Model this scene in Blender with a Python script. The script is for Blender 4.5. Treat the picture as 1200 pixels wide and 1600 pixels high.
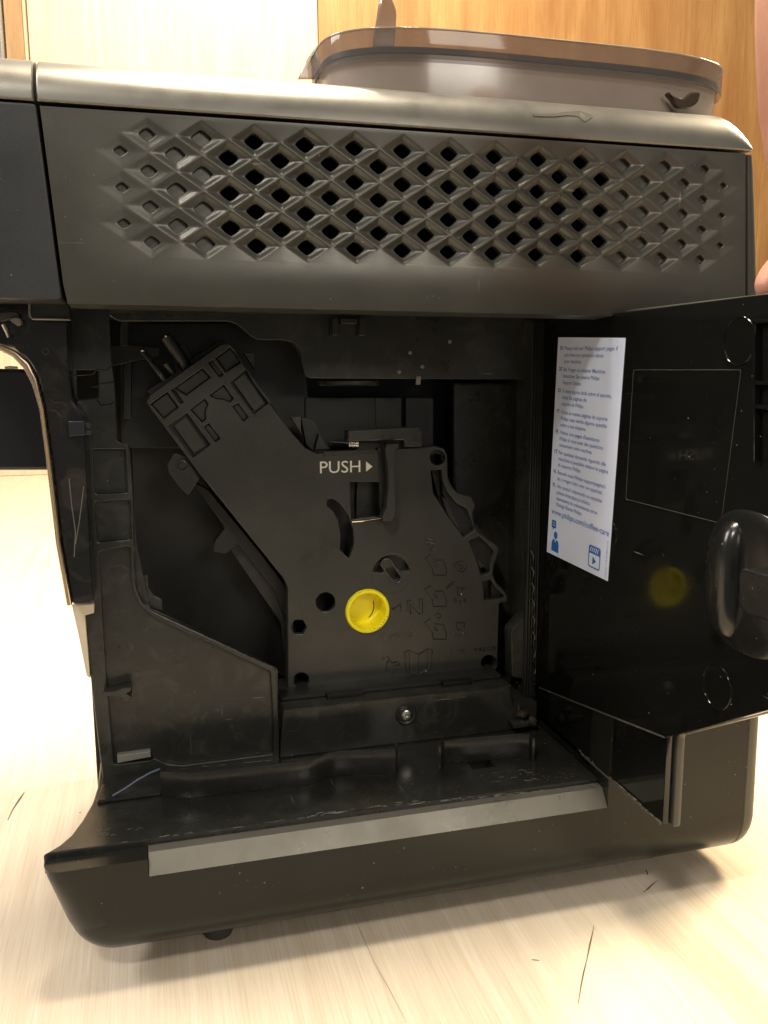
import bpy, bmesh, math, random
from mathutils import Matrix, Vector
random.seed(7)
for o in list(bpy.data.objects): bpy.data.objects.remove(o)
scene = bpy.context.scene
COL = scene.collection

# ------------------------------------------------------------------ camera
ZS = 0.410                                   # table top is z = 0
RM = Matrix(((0.9653839673561488, -0.26078708452491667, -0.004887956289234233),
             (-0.04721788769171682, -0.15630003394762487, -0.9865803416194241),
             (0.25652342320658345, 0.9526596432792515, -0.1632033621388077)))   # rows: right, down, forward
CAM = Vector((0.0069, -0.42, -0.1040 + ZS))
cd = bpy.data.cameras.new('camera'); cam = bpy.data.objects.new('camera', cd); COL.objects.link(cam)
cd.sensor_fit = 'VERTICAL'; cd.sensor_height = 24; cd.sensor_width = 18; cd.lens = 24 * 1350 / 1600
cd.clip_start = 0.01; cd.clip_end = 50
r, d, f = RM[0], RM[1], RM[2]
cam.matrix_world = Matrix(((r.x, -d.x, -f.x, CAM.x), (r.y, -d.y, -f.y, CAM.y), (r.z, -d.z, -f.z, CAM.z), (0, 0, 0, 1)))
scene.camera = cam
scene.render.resolution_x = 768; scene.render.resolution_y = 1024

# ------------------------------------------------------------------ light
w = bpy.data.worlds.new('World'); scene.world = w; w.use_nodes = True
bg = w.node_tree.nodes['Background']; bg.inputs[0].default_value = (0.93, 0.92, 0.85, 1); bg.inputs[1].default_value = 0.19
def area(name, loc, target, sx, sy, power, col):
    l = bpy.data.lights.new(name, 'AREA'); l.shape = 'RECTANGLE'; l.size = sx; l.size_y = sy; l.energy = power; l.color = col
    o = bpy.data.objects.new(name, l); COL.objects.link(o); o.location = loc
    o.rotation_euler = (Vector(target) - Vector(loc)).to_track_quat('-Z', 'Y').to_euler(); return o
area('ceiling_lamp', (0.12, 0.04, 1.60), (0.14, 0.05, 0.0), 0.34, 0.26, 32, (1.0, 0.88, 0.68))
area('side_lamp', (1.05, 0.25, 1.0), (0.40, 0.05, 0.0), 0.30, 0.30, 30, (1.0, 0.83, 0.56))
area('window_light', (-0.95, 0.26, 1.05), (-0.15, 0.30, 0.1), 0.6, 0.6, 23, (1.0, 0.96, 0.93))
area('room_lamp', (-0.35, -0.75, 1.15), (0.15, 0.05, 0.25), 0.14, 0.14, 7.0, (1.0, 0.93, 0.82))
area('sheen_fill', (0.44, -1.26, 0.80), (0.12, 0.0, 0.38), 0.42, 0.30, 5.5, (1.0, 0.92, 0.80))  # added fill behind the camera, for the sheen on the side panel
area('wall_fill', (0.35, 1.20, 2.45), (0.55, 2.3, 0.75), 0.5, 0.3, 100, (1.0, 0.88, 0.70))  # added fill out of view, brightens the boards of the wall
scene.view_settings.view_transform = 'Standard'; scene.view_settings.look = 'None'
scene.view_settings.exposure = 0; scene.view_settings.gamma = 1
scene.cycles.max_bounces = 8; scene.cycles.use_denoising = True

# ------------------------------------------------------------------ measuring helpers
def ray(u, v):
    a = Vector(((u - 600) / 1350, (v - 800) / 1350, 1)); return Vector((r.dot, 0, 0)) if False else Vector((r.x*a.x + d.x*a.y + f.x, r.y*a.x + d.y*a.y + f.y, r.z*a.x + d.z*a.y + f.z))
def hit(u, v, axis, val):
    q = ray(u, v); return CAM + q * ((val - CAM[axis]) / q[axis])
def Y(u, v, y):
    p = hit(u, v, 1, y); return (p.x, p.z)
def Z(u, v, z):
    p = hit(u, v, 2, z + ZS); return (p.x, p.y)
XD = 0.2469                                   # the door's inner face
def D(u, v, x=XD):
    p = hit(u, v, 0, x); return (p.y, p.z)

# ------------------------------------------------------------------ materials
def nd(nt, t, **kw):
    n = nt.nodes.new(t)
    for k, v in kw.items(): setattr(n, k, v)
    return n
def ramp(nt, fac, stops):
    n = nd(nt, 'ShaderNodeValToRGB'); nt.links.new(fac, n.inputs[0])
    while len(n.color_ramp.elements) < len(stops): n.color_ramp.elements.new(0.5)
    for e, (p, c) in zip(n.color_ramp.elements, stops):
        e.position = p; e.color = (c, c, c, 1) if isinstance(c, (int, float)) else (*c, 1)
    return n.outputs[0]
def noise(nt, scale, detail=3, vec=None, rough=0.5, dist=0):
    n = nd(nt, 'ShaderNodeTexNoise'); n.inputs['Scale'].default_value = scale; n.inputs['Detail'].default_value = detail
    n.inputs['Roughness'].default_value = rough; n.inputs['Distortion'].default_value = dist
    if vec is not None: nt.links.new(vec, n.inputs['Vector'])
    return n.outputs[0]
def coords(nt, scale=(1, 1, 1), rot=(0, 0, 0)):
    t = nd(nt, 'ShaderNodeTexCoord'); m = nd(nt, 'ShaderNodeMapping'); nt.links.new(t.outputs['Object'], m.inputs[0])
    m.inputs['Scale'].default_value = scale; m.inputs['Rotation'].default_value = rot; return m.outputs[0]
def mixc(nt, fac, a, b, mode='MIX'):
    n = nd(nt, 'ShaderNodeMix', data_type='RGBA', blend_type=mode)
    for s, v in ((0, fac), (6, a), (7, b)):
        if isinstance(v, bpy.types.NodeSocket): nt.links.new(v, n.inputs[s])
        else: n.inputs[s].default_value = v if s == 0 else (*v, 1)
    return n.outputs[2]
def plastic(name, col, rough=0.45, metal=0.0, bump=0.15, grain=2200, dust=0.0, scratch=0.0, smear=0.0, spec=0.5, coat=0.0, dustcol=(0.45, 0.42, 0.36)):
    m = bpy.data.materials.new(name); m.use_nodes = True; nt = m.node_tree; b = nt.nodes['Principled BSDF']
    b.inputs['Metallic'].default_value = metal; b.inputs['Specular IOR Level'].default_value = spec
    b.inputs['Coat Weight'].default_value = coat; b.inputs['Coat Roughness'].default_value = 0.08
    v = coords(nt)
    big = noise(nt, 22, 4, v)
    c = mixc(nt, big, tuple(x * 0.82 for x in col), tuple(x * 1.18 for x in col))
    rr = ramp(nt, noise(nt, 35, 5, v, 0.6), [(0.3, max(rough - 0.07 - smear * .1, 0.02)), (0.7, rough + 0.06 + smear * .2)])
    if dust:
        s = ramp(nt, noise(nt, 620, 1, v), [(0.80 - 0.055 * dust, 0.0), (0.83 - 0.05 * dust, 1.0)])
        g = ramp(nt, noise(nt, 14, 3, v), [(0.42, 0.0), (0.62, 1.0)])
        mm = nd(nt, 'ShaderNodeMath', operation='MULTIPLY'); nt.links.new(s, mm.inputs[0]); nt.links.new(g, mm.inputs[1])
        c = mixc(nt, mm.outputs[0], c, dustcol)
    if scratch:
        v2 = coords(nt, (14, 14, 260), (0.3, 0.9, 0.2)); v3 = coords(nt, (240, 12, 12), (0.1, 0.5, 0.7))
        for vv in (v2, v3):
            s = ramp(nt, noise(nt, 1.6, 2, vv), [(0.74 - .03 * scratch, 0.0), (0.77, 0.55)])
            g = ramp(nt, noise(nt, 30, 2, v), [(0.52, 0.0), (0.62, 1.0)])
            mm = nd(nt, 'ShaderNodeMath', operation='MULTIPLY'); nt.links.new(s, mm.inputs[0]); nt.links.new(g, mm.inputs[1])
            c = mixc(nt, mm.outputs[0], c, dustcol)
    if smear:
        s = ramp(nt, noise(nt, 45, 6, v, 0.65, 1.5), [(0.50, 0.0), (0.72, 0.5 * smear)])
        c = mixc(nt, s, c, dustcol)
    nt.links.new(c, b.inputs['Base Color']); nt.links.new(rr, b.inputs['Roughness'])
    if bump:
        bp = nd(nt, 'ShaderNodeBump'); bp.inputs['Strength'].default_value = bump; bp.inputs['Distance'].default_value = 0.0002
        nt.links.new(noise(nt, grain, 2, v), bp.inputs['Height']); nt.links.new(bp.outputs[0], b.inputs['Normal'])
    return m
M = {}
M['satin'] = plastic('satin_graphite_plastic', (0.062, 0.060, 0.050), 0.35, 0.30, 0.25, 1800, dust=0.6, scratch=0.4)
M['base'] = plastic('dark_base_plastic', (0.011, 0.011, 0.009), 0.22, 0.0, 0.05, 1800, dust=0.4, scratch=0.0, spec=0.25)
M['latch'] = plastic('brown_black_latch_plastic', (0.007, 0.007, 0.0065), 0.27, 0, 0.0, dust=0.4)
M['strip'] = plastic('satin_bronze_strip', (0.155, 0.146, 0.124), 0.32, 0.5, 0.2, 2400, scratch=0.5, smear=0.5, dustcol=(0.1, 0.09, 0.07))
M['silver'] = plastic('satin_silver_paint', (0.152, 0.144, 0.128), 0.38, 0.6, 0.2, 2400, smear=0.1, dustcol=(0.2, 0.17, 0.13))
M['front'] = plastic('dark_slate_plastic', (0.035, 0.036, 0.038), 0.40, 0.3, 0.25, 1800, dust=0.7)
M['black'] = plastic('matte_black_plastic', (0.0195, 0.020, 0.017), 0.34, 0, 0.3, 1500, dust=0.1)
M['black2'] = plastic('worn_black_plastic', (0.0195, 0.020, 0.017), 0.32, 0, 0.35, 1500, dust=0.4, scratch=0.8, smear=0.12)
M['tray'] = plastic('scuffed_black_tray_plastic', (0.016, 0.016, 0.014), 0.24, 0, 0.2, 900, dust=0.6, scratch=1.2, smear=0.12, dustcol=(0.22, 0.21, 0.18))
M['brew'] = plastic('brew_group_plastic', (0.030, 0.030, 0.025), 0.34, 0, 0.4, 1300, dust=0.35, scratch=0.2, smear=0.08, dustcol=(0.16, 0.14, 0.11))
M['brewdk'] = plastic('brew_group_shade_plastic', (0.024, 0.023, 0.019), 0.34, 0, 0.3, 1400)  # brew group plastic darkened, shade painted into floors and set-back parts
M['deep'] = plastic('shade_black_plastic', (0.006, 0.006, 0.0055), 0.45, 0, 0.1, 900)  # near-black for the lid seal and, as painted shade, for deep parts
M['gloss'] = plastic('gloss_black_plastic', (0.005, 0.005, 0.0045), 0.09, 0, 0.0, 900, dust=0.4, scratch=0.15, smear=0.0)
M['gloss2'] = plastic('gloss_black_trim', (0.010, 0.010, 0.010), 0.14, 0, 0.0, 900, dust=0.3, smear=0.35, dustcol=(0.14, 0.11, 0.08))
M['navy'] = plastic('blue_black_plastic', (0.012, 0.014, 0.020), 0.35, 0, 0.2, 1400, dust=0.1)
M['chrome'] = plastic('champagne_metal_trim', (0.62, 0.52, 0.40), 0.28, 0.9, 0.0)
M['steel'] = plastic('steel', (0.62, 0.60, 0.55), 0.22, 1.0, 0.0)
M['yellow'] = plastic('yellow_plastic', (0.92, 0.80, 0.012), 0.34, 0, 0.1, 900, smear=0.3, dustcol=(0.62, 0.42, 0.01))
M['grime'] = plastic('coffee_grime', (0.028, 0.018, 0.007), 0.6, 0, 0.9, 600)
M['dark_line'] = plastic('dark_line_plastic', (0.006, 0.006, 0.005), 0.16, 0, 0.0)
M['rib'] = plastic('embossed_line_plastic', (0.055, 0.052, 0.044), 0.2, 0, 0.0)
M['scuff'] = plastic('rubbed_plastic', (0.13, 0.125, 0.11), 0.4, 0, 0.0)
M['crack'] = plastic('crack_in_wood', (0.13, 0.08, 0.045), 0.7, 0, 0.0)
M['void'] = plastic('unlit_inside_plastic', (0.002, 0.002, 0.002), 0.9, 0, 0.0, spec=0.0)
M['stainm'] = plastic('dried_coffee_stain', (0.035, 0.029, 0.02), 0.55, 0, 0.0)
M['print'] = plastic('white_print', (0.72, 0.70, 0.62), 0.5, 0, 0.0)
M['greyprint'] = plastic('pale_metal_label', (0.22, 0.21, 0.19), 0.35, 0.2, 0.2)
M['paper'] = plastic('white_sticker_paper', (0.68, 0.75, 0.95), 0.5, 0, 0.05, 900)
M['blue'] = plastic('blue_ink', (0.02, 0.13, 0.46), 0.5, 0, 0.0)
M['blue2'] = plastic('pale_blue_ink', (0.07, 0.15, 0.44), 0.5, 0, 0.0)
M['cream'] = plastic('cream_plastic', (0.62, 0.55, 0.42), 0.45, 0, 0.1)
M['post'] = plastic('brushed_post_metal', (0.55, 0.58, 0.64), 0.3, 0.8, 0.1)
M['rimpale'] = plastic('pale_smoked_rim', (0.30, 0.24, 0.19), 0.12, 0, 0.0)
M['hook'] = plastic('dark_smoked_plastic', (0.045, 0.03, 0.022), 0.08, 0, 0.0)
M['rubber'] = plastic('rubber', (0.05, 0.045, 0.04), 0.7, 0, 0.2)
M['blue_wire'] = plastic('blue_pen_mark', (0.10, 0.13, 0.20), 0.5, 0, 0.0)
def smoke(name, tint, alpha):
    m = bpy.data.materials.new(name); m.use_nodes = True; nt = m.node_tree; b = nt.nodes['Principled BSDF']
    out = nt.nodes['Material Output']; tr = nd(nt, 'ShaderNodeBsdfTransparent'); tr.inputs[0].default_value = (*tint, 1)
    b.inputs['Base Color'].default_value = (0.15, 0.135, 0.125, 1); b.inputs['Roughness'].default_value = 0.07
    mx = nd(nt, 'ShaderNodeMixShader'); mx.inputs[0].default_value = alpha
    nt.links.new(tr.outputs[0], mx.inputs[1]); nt.links.new(b.outputs[0], mx.inputs[2]); nt.links.new(mx.outputs[0], out.inputs[0]); return m
M['smoke'] = smoke('smoked_clear_plastic', (0.74, 0.71, 0.70), 0.46)
M['smoke2'] = plastic('smoked_frosted_plastic', (0.25, 0.205, 0.17), 0.16, 0.0, 0.0, coat=0.3)
def wood(name, c1, c2, c3, scale, rot=(0, 0, 0), rough=0.45, fine=1.0, knots=0.0, streak=0.5):
    m = bpy.data.materials.new(name); m.use_nodes = True; nt = m.node_tree; b = nt.nodes['Principled BSDF']
    v = coords(nt, scale, rot)
    g = noise(nt, 3, 6, v, 0.6, 0.6); fv = coords(nt, tuple(s * (7 if s > 3 else 2) for s in scale), rot); fg = noise(nt, 4, 4, fv, 0.7)
    c = mixc(nt, ramp(nt, g, [(0.32, 0.0), (0.68, 1.0)]), c1, c2)
    c = mixc(nt, ramp(nt, fg, [(0.46, 0.0), (0.70, streak)]), c, c3)
    pvv = coords(nt, tuple(s * (22 if s > 3 else 6) for s in scale), rot)
    c = mixc(nt, ramp(nt, noise(nt, 4, 2, pvv, 0.5), [(0.58, 0.0), (0.70, streak * 0.9)]), c, c3)
    pv = coords(nt, (3, 3, 3)); c = mixc(nt, ramp(nt, noise(nt, 2.2, 3, pv), [(0.4, 0.0), (0.7, 0.35)]), c, c2)
    if knots:
        kv = coords(nt, (4.5, 4.5, 2.5)); k = nd(nt, 'ShaderNodeTexVoronoi'); k.inputs['Scale'].default_value = 1.1; nt.links.new(kv, k.inputs['Vector'])
        c = mixc(nt, ramp(nt, k.outputs['Distance'], [(0.03, knots), (0.10, 0.0)]), c, (0.22, 0.10, 0.03))
    nt.links.new(c, b.inputs['Base Color']); b.inputs['Roughness'].default_value = rough
    bp = nd(nt, 'ShaderNodeBump'); bp.inputs['Strength'].default_value = 0.25 * fine; bp.inputs['Distance'].default_value = 0.0006
    nt.links.new(fg, bp.inputs['Height']); nt.links.new(bp.outputs[0], b.inputs['Normal']); return m
M['table'] = wood('whitewashed_wood', (0.62, 0.51, 0.38), (0.72, 0.63, 0.51), (0.34, 0.25, 0.17), (34, 1.3, 1), (0, 0, math.radians(-9)), 0.40, streak=0.38)
M['pale'] = wood('pale_pine', (0.74, 0.62, 0.45), (0.66, 0.52, 0.35), (0.46, 0.31, 0.17), (6, 1, .6), (0, 0, 0), 0.5, knots=0.7)
M['orange'] = wood('varnished_orange_wood', (0.54, 0.31, 0.115), (0.34, 0.16, 0.05), (0.30, 0.12, 0.03), (3.2, 1, 0.45), (0, 0.05, 0), 0.62, knots=0.8)
M['brown'] = wood('rough_brown_wood', (0.42, 0.26, 0.12), (0.34, 0.20, 0.09), (0.15, 0.08, 0.03), (20, 1, 2), (0, 0, 0), 0.6)
def skin():
    m = bpy.data.materials.new('skin'); m.use_nodes = True; nt = m.node_tree; b = nt.nodes['Principled BSDF']; v = coords(nt)
    c = mixc(nt, noise(nt, 60, 4, v), (0.36, 0.16, 0.10), (0.50, 0.25, 0.16)); nt.links.new(c, b.inputs['Base Color'])
    b.inputs['Roughness'].default_value = 0.5; b.inputs['Subsurface Weight'].default_value = 0.15; b.inputs['Subsurface Scale'].default_value = 0.004
    bp = nd(nt, 'ShaderNodeBump'); bp.inputs['Strength'].default_value = 0.4; bp.inputs['Distance'].default_value = 0.0004
    nt.links.new(noise(nt, 900, 3, v), bp.inputs['Height']); nt.links.new(bp.outputs[0], b.inputs['Normal']); return m
M['skin'] = skin()

# ------------------------------------------------------------------ object helpers
def link(name, me, mat, parent, smooth=35, label=None, kind=None):
    o = bpy.data.objects.new(name, me); COL.objects.link(o)
    if mat: me.materials.clear(); me.materials.append(M[mat])
    if smooth and len(me.polygons):
        me.polygons.foreach_set('use_smooth', [True] * len(me.polygons)); me.set_sharp_from_angle(angle=math.radians(smooth))
    if parent: o.parent = parent
    if label: o['label'] = label
    if kind: o['kind'] = kind
    return o
def thing(name, label, cat, group=None):
    o = bpy.data.objects.new(name, None); COL.objects.link(o); o['label'] = label; o['category'] = cat
    if group: o['group'] = group
    return o
def fil(pts, rad, n=5):                       # round the corners of a polygon
    out = []; N = len(pts)
    for i in range(N):
        p0, p, p1 = Vector(pts[i-1]), Vector(pts[i]), Vector(pts[(i+1) % N])
        a, b = p0 - p, p1 - p; la, lb = a.length, b.length
        if la < 1e-9 or lb < 1e-9: continue
        if a.angle(b) > 2.9: out.append(tuple(p)); continue
        t = min(rad, la * 0.45, lb * 0.45); s, e = p + a / la * t, p + b / lb * t
        for k in range(n + 1):
            q = k / n; out.append(tuple(s * (1-q)**2 + p * 2*q*(1-q) + e * q*q))
    return out
def circ(c, rx, ry=None, n=28, rot=0):
    ry = rx if ry is None else ry
    return [(c[0] + rx*math.cos(t)*math.cos(rot) - ry*math.sin(t)*math.sin(rot), c[1] + rx*math.cos(t)*math.sin(rot) + ry*math.sin(t)*math.cos(rot)) for t in (2*math.pi*k/n for k in range(n))]
def area2(p): return sum(p[i-1][0]*p[i][1] - p[i][0]*p[i-1][1] for i in range(len(p)))
FR = {'Y': lambda a, b, h: (a, h, b), 'Z': lambda a, b, h: (a, b, h), 'X': lambda a, b, h: (h, a, b)}
def slab(name, outer, front, thick, mat, parent, axis='Y', holes=(), bev=0.0004, lip=None, label=None, smooth=40, kind=None):
    """A solid sheet with rounded edges: outline (and holes) in its own plane, front face at `front`, running `thick` along the axis."""
    cu = bpy.data.curves.new('tmp', 'CURVE'); cu.dimensions = '2D'; cu.fill_mode = 'BOTH'
    for lp in [outer] + list(holes):
        s = cu.splines.new('POLY'); s.points.add(len(lp) - 1); s.use_cyclic_u = True
        for q, p in zip(s.points, lp): q.co = (p[0], p[1], 0, 1)
    t = abs(thick); cu.extrude = max(t/2 - bev, 1e-5); cu.bevel_depth = bev; cu.bevel_resolution = 1; cu.offset = -bev
    o = bpy.data.objects.new('tmp', cu); COL.objects.link(o)
    dg = bpy.context.evaluated_depsgraph_get(); dg.update()
    me = bpy.data.meshes.new_from_object(o.evaluated_get(dg)); bpy.data.objects.remove(o); bpy.data.curves.remove(cu)
    mid = front + thick/2; F = FR[axis]
    for v in me.vertices: v.co = F(v.co.x, v.co.y, mid + v.co.z)
    bm = bmesh.new(); bm.from_mesh(me); bmesh.ops.remove_doubles(bm, verts=bm.verts, dist=1e-6); bmesh.ops.recalc_face_normals(bm, faces=bm.faces); bm.to_mesh(me); bm.free()
    me.name = name
    o = link(name, me, mat, parent, smooth, label, kind)
    ax = {'Y': 1, 'Z': 2, 'X': 0}[axis]
    cap = [abs(p.normal[ax]) > 0.9995 for p in me.polygons]; seen = {}
    for p, c in zip(me.polygons, cap):
        for k in p.edge_keys: seen.setdefault(k, []).append(c)
    for e in me.edges:
        q = seen.get(e.key, ())
        if len(q) == 2 and q[0] != q[1]: e.use_edge_sharp = True
    return o
def P(pts, y, rad=0.0): 
    q = [Y(u, v, y) for u, v in pts]; return fil(q, rad) if rad else q
def yslab(name, px, y, thick, mat, parent, rad=0.001, holes=(), bev=0.0004, **k):
    return slab(name, P(px, y, rad), y, thick, mat, parent, 'Y', [h if not isinstance(h, tuple) else P(h[0], y, h[1]) for h in holes], bev, **k)
def box(name, x0, x1, y0, y1, z0, z1, mat, parent, bev=0.0008, **k):
    return slab(name, [(x0, z0 + ZS), (x1, z0 + ZS), (x1, z1 + ZS), (x0, z1 + ZS)], y0, y1 - y0, mat, parent, 'Y', (), bev, **k)
def pydata(name, vs, fs, mat, parent, smooth=35, **k):
    me = bpy.data.meshes.new(name); me.from_pydata([tuple(v) for v in vs], [], fs)
    bm = bmesh.new(); bm.from_mesh(me); bmesh.ops.recalc_face_normals(bm, faces=bm.faces); bm.to_mesh(me); bm.free()
    return link(name, me, mat, parent, smooth, **k)
def tube_data(path, rad, n=8, closed=False):
    vs, fs = [], []; N = len(path); path = [Vector(p) for p in path]; rads = rad if isinstance(rad, (list, tuple)) else [rad] * N
    ref = None
    for i, p in enumerate(path):
        a = path[i-1] if (i or closed) else p; b = path[(i+1) % N] if (i < N-1 or closed) else p
        t = (b - a).normalized()
        if ref is None: ref = t.orthogonal().normalized()
        ref = (ref - t * ref.dot(t)).normalized(); bi = t.cross(ref)
        for k in range(n):
            an = 2*math.pi*k/n; vs.append(p + (ref*math.cos(an) + bi*math.sin(an)) * rads[i])
    for i in range(N if closed else N-1):
        for k in range(n):
            a, b = i*n + k, i*n + (k+1) % n; j = (i+1) % N; fs.append((a, b, j*n + (k+1) % n, j*n + k))
    if not closed: fs.append(tuple(range(n))[::-1]); fs.append(tuple((N-1)*n + k for k in range(n)))
    return vs, fs
def tubes(name, paths, rad, mat, parent, n=6, closed=False, **k):
    V, Fc = [], []
    for p in paths:
        vs, fs = tube_data(p, rad, n, closed); o = len(V); V += vs; Fc += [tuple(i + o for i in q) for q in fs]
    return pydata(name, V, Fc, mat, parent, 60, **k)
def lines_y(name, pxs, y, rad, mat, parent, closed=False, **k):   # thin embossed lines on a wall of constant y
    return tubes(name, [[(lambda q: (q[0], y, q[1]))(Y(u, v, y)) for u, v in p] for p in pxs], rad, mat, parent, 6, closed, **k)
def lathe(name, c, prof, mat, parent, axis='Y', n=40, **k):       # prof: (radius, depth along axis)
    vs, fs = [], []
    for rr, h in prof:
        for i in range(n):
            a = 2*math.pi*i/n; u, v = rr*math.cos(a), rr*math.sin(a)
            vs.append({'Y': (c[0]+u, c[1]+h, c[2]+v), 'Z': (c[0]+u, c[1]+v, c[2]+h), 'X': (c[0]+h, c[1]+u, c[2]+v)}[axis])
    for j in range(len(prof)-1):
        for i in range(n): a, b = j*n+i, j*n+(i+1) % n; fs.append((a, b, b+n, a+n))
    return pydata(name, vs, fs, mat, parent, 40, **k)
def ring_y(name, u, v, y, rpx, mat, parent, rad=0.00025, label=None):
    x, z = Y(u, v, y); x1, _ = Y(u + rpx, v, y); R = x1 - x
    return tubes(name, [[(x + R*math.cos(t), y, z + R*math.sin(t)) for t in (2*math.pi*i/32 for i in range(32))]], rad, mat, parent, 6, True, label=label)
def text_mesh(items, depth=0.0002, bold=0.0):
    """items: (string, origin, right vector, up vector, height, width or None); one mesh of solid letters."""
    bm = bmesh.new()
    for s, org, rt, up, h, wd in items:
        cu = bpy.data.curves.new('t', 'FONT'); cu.body = s; cu.size = 1; cu.extrude = 0; cu.resolution_u = 3; cu.offset = bold
        o = bpy.data.objects.new('t', cu); COL.objects.link(o)
        dg = bpy.context.evaluated_depsgraph_get(); dg.update(); me = bpy.data.meshes.new_from_object(o.evaluated_get(dg))
        bpy.data.objects.remove(o); bpy.data.curves.remove(cu)
        if not len(me.vertices): continue
        xs = [v.co.x for v in me.vertices]; W = max(xs) - min(xs) or 1; x0 = min(xs)
        sy = h / 0.73; sx = (wd / W) if wd else sy; rt, up, org = Vector(rt), Vector(up), Vector(org); nn = rt.cross(up).normalized()
        for v in me.vertices: v.co = org + rt * ((v.co.x - x0) * sx) + up * (v.co.y * sy) + nn * depth
        n0 = len(bm.verts); bm.from_mesh(me); bpy.data.meshes.remove(me)
    me = bpy.data.meshes.new('letters'); bm.to_mesh(me); bm.free(); return me

# ================================================================== TABLE AND WALL
tb = slab('table', [(-1.6, -0.32), (3.4, -0.32), (3.4, 2.342), (-1.6, 2.342)], 0.0, -0.03, 'table', None, 'Z', bev=0.002)
tb['label'] = 'pale whitewashed wooden table top carrying the open coffee machine'; tb['category'] = 'table'
def mark(name, px, wd):
    vs, fs = [], []
    for i, (u, v) in enumerate(px):
        x, y = Z(u, v, -ZS); ww = wd * (0.35 + random.random()) * (0.4 if i in (0, len(px)-1) else 1)
        vs += [(x - ww, y, 0.0004), (x + ww, y, 0.0004)]
        if i: fs.append((2*i-2, 2*i-1, 2*i+1, 2*i))
    return pydata(name, vs, fs, 'crack', tb, 0, label='dark scratch in the pale wood')
mark('scratch', [(928, 1447), (926, 1458), (922, 1475), (917, 1500), (912, 1520), (908, 1540), (905, 1560), (903, 1570)], 0.0005)
mark('scratch', [(550, 1428), (565, 1460), (585, 1505), (610, 1550), (635, 1598)], 0.00018)
mark('scratch', [(88, 893), (92, 894), (97, 895)], 0.0012)
mark('scratch', [(1005, 1395), (1012, 1390), (1020, 1382), (1028, 1376)], 0.0007)
mark('scratch', [(1009, 1360), (1011, 1364), (1012, 1368)], 0.0010)
mark('scratch', [(831, 1500), (838, 1501), (843, 1502)], 0.0012)
mark('scratch', [(38, 1238), (30, 1250), (20, 1265), (12, 1282)], 0.0006)
mark('scratch', [(104, 1192), (125, 1191), (158, 1191)], 0.0003)
WY, K = 2.30, 2.083                            # distance of the wall, width of its boards
wl = slab('wall', [(-3.4, -0.02), (3.8, -0.02), (3.8, 2.6), (-3.4, 2.6)], WY + 0.045, 0.02, 'orange', None, 'Y'); wl['kind'] = 'structure'
def wx(x): return 0.0069 + (x - 0.0069)*K
def plank(x0, x1, y0, mat, label):
    o = slab('plank', [(wx(x0), 0.0006), (wx(x1), 0.0006), (wx(x1), 2.5), (wx(x0), 2.5)], y0, WY + 0.0445 - y0, mat, wl, 'Y', bev=0.002); o['label'] = label
plank(-1.5, -0.301, WY + .012, 'pale', 'pale pine board at the far left')
plank(-0.300, -0.1245, WY + .012, 'pale', 'pale pine board behind the metal pole')
plank(-0.1235, 0.2640, WY, 'pale', 'wide pale pine board with small knots')
plank(0.2660, 1.02, WY + .008, 'orange', 'wide orange varnished board')
plank(1.0205, 1.8, WY + .008, 'orange', 'orange varnished board at the far right')
bb = slab('wooden_batten', [(-0.322, 0.95), (-0.277, 0.95), (-0.277, 2.48), (-0.322, 2.48)], WY - .020, 0.0315, 'brown', None, 'Y', bev=0.001)
bb['label'] = 'narrow rough brown wooden batten against the pale boards'; bb['category'] = 'batten'
pp = lathe('metal_pole', (-0.352, WY - .020, 0), [(0.0001, 0.95), (0.026, 0.95), (0.026, 2.48), (0.0001, 2.48)], 'post', None, 'Z', 24)
pp['label'] = 'shiny blue grey metal pole beside the brown batten'; pp['category'] = 'pole'

# ================================================================== COFFEE MACHINE
cm = thing('coffee_machine', 'graphite grey coffee machine with its side service door swung open', 'coffee machine')

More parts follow.
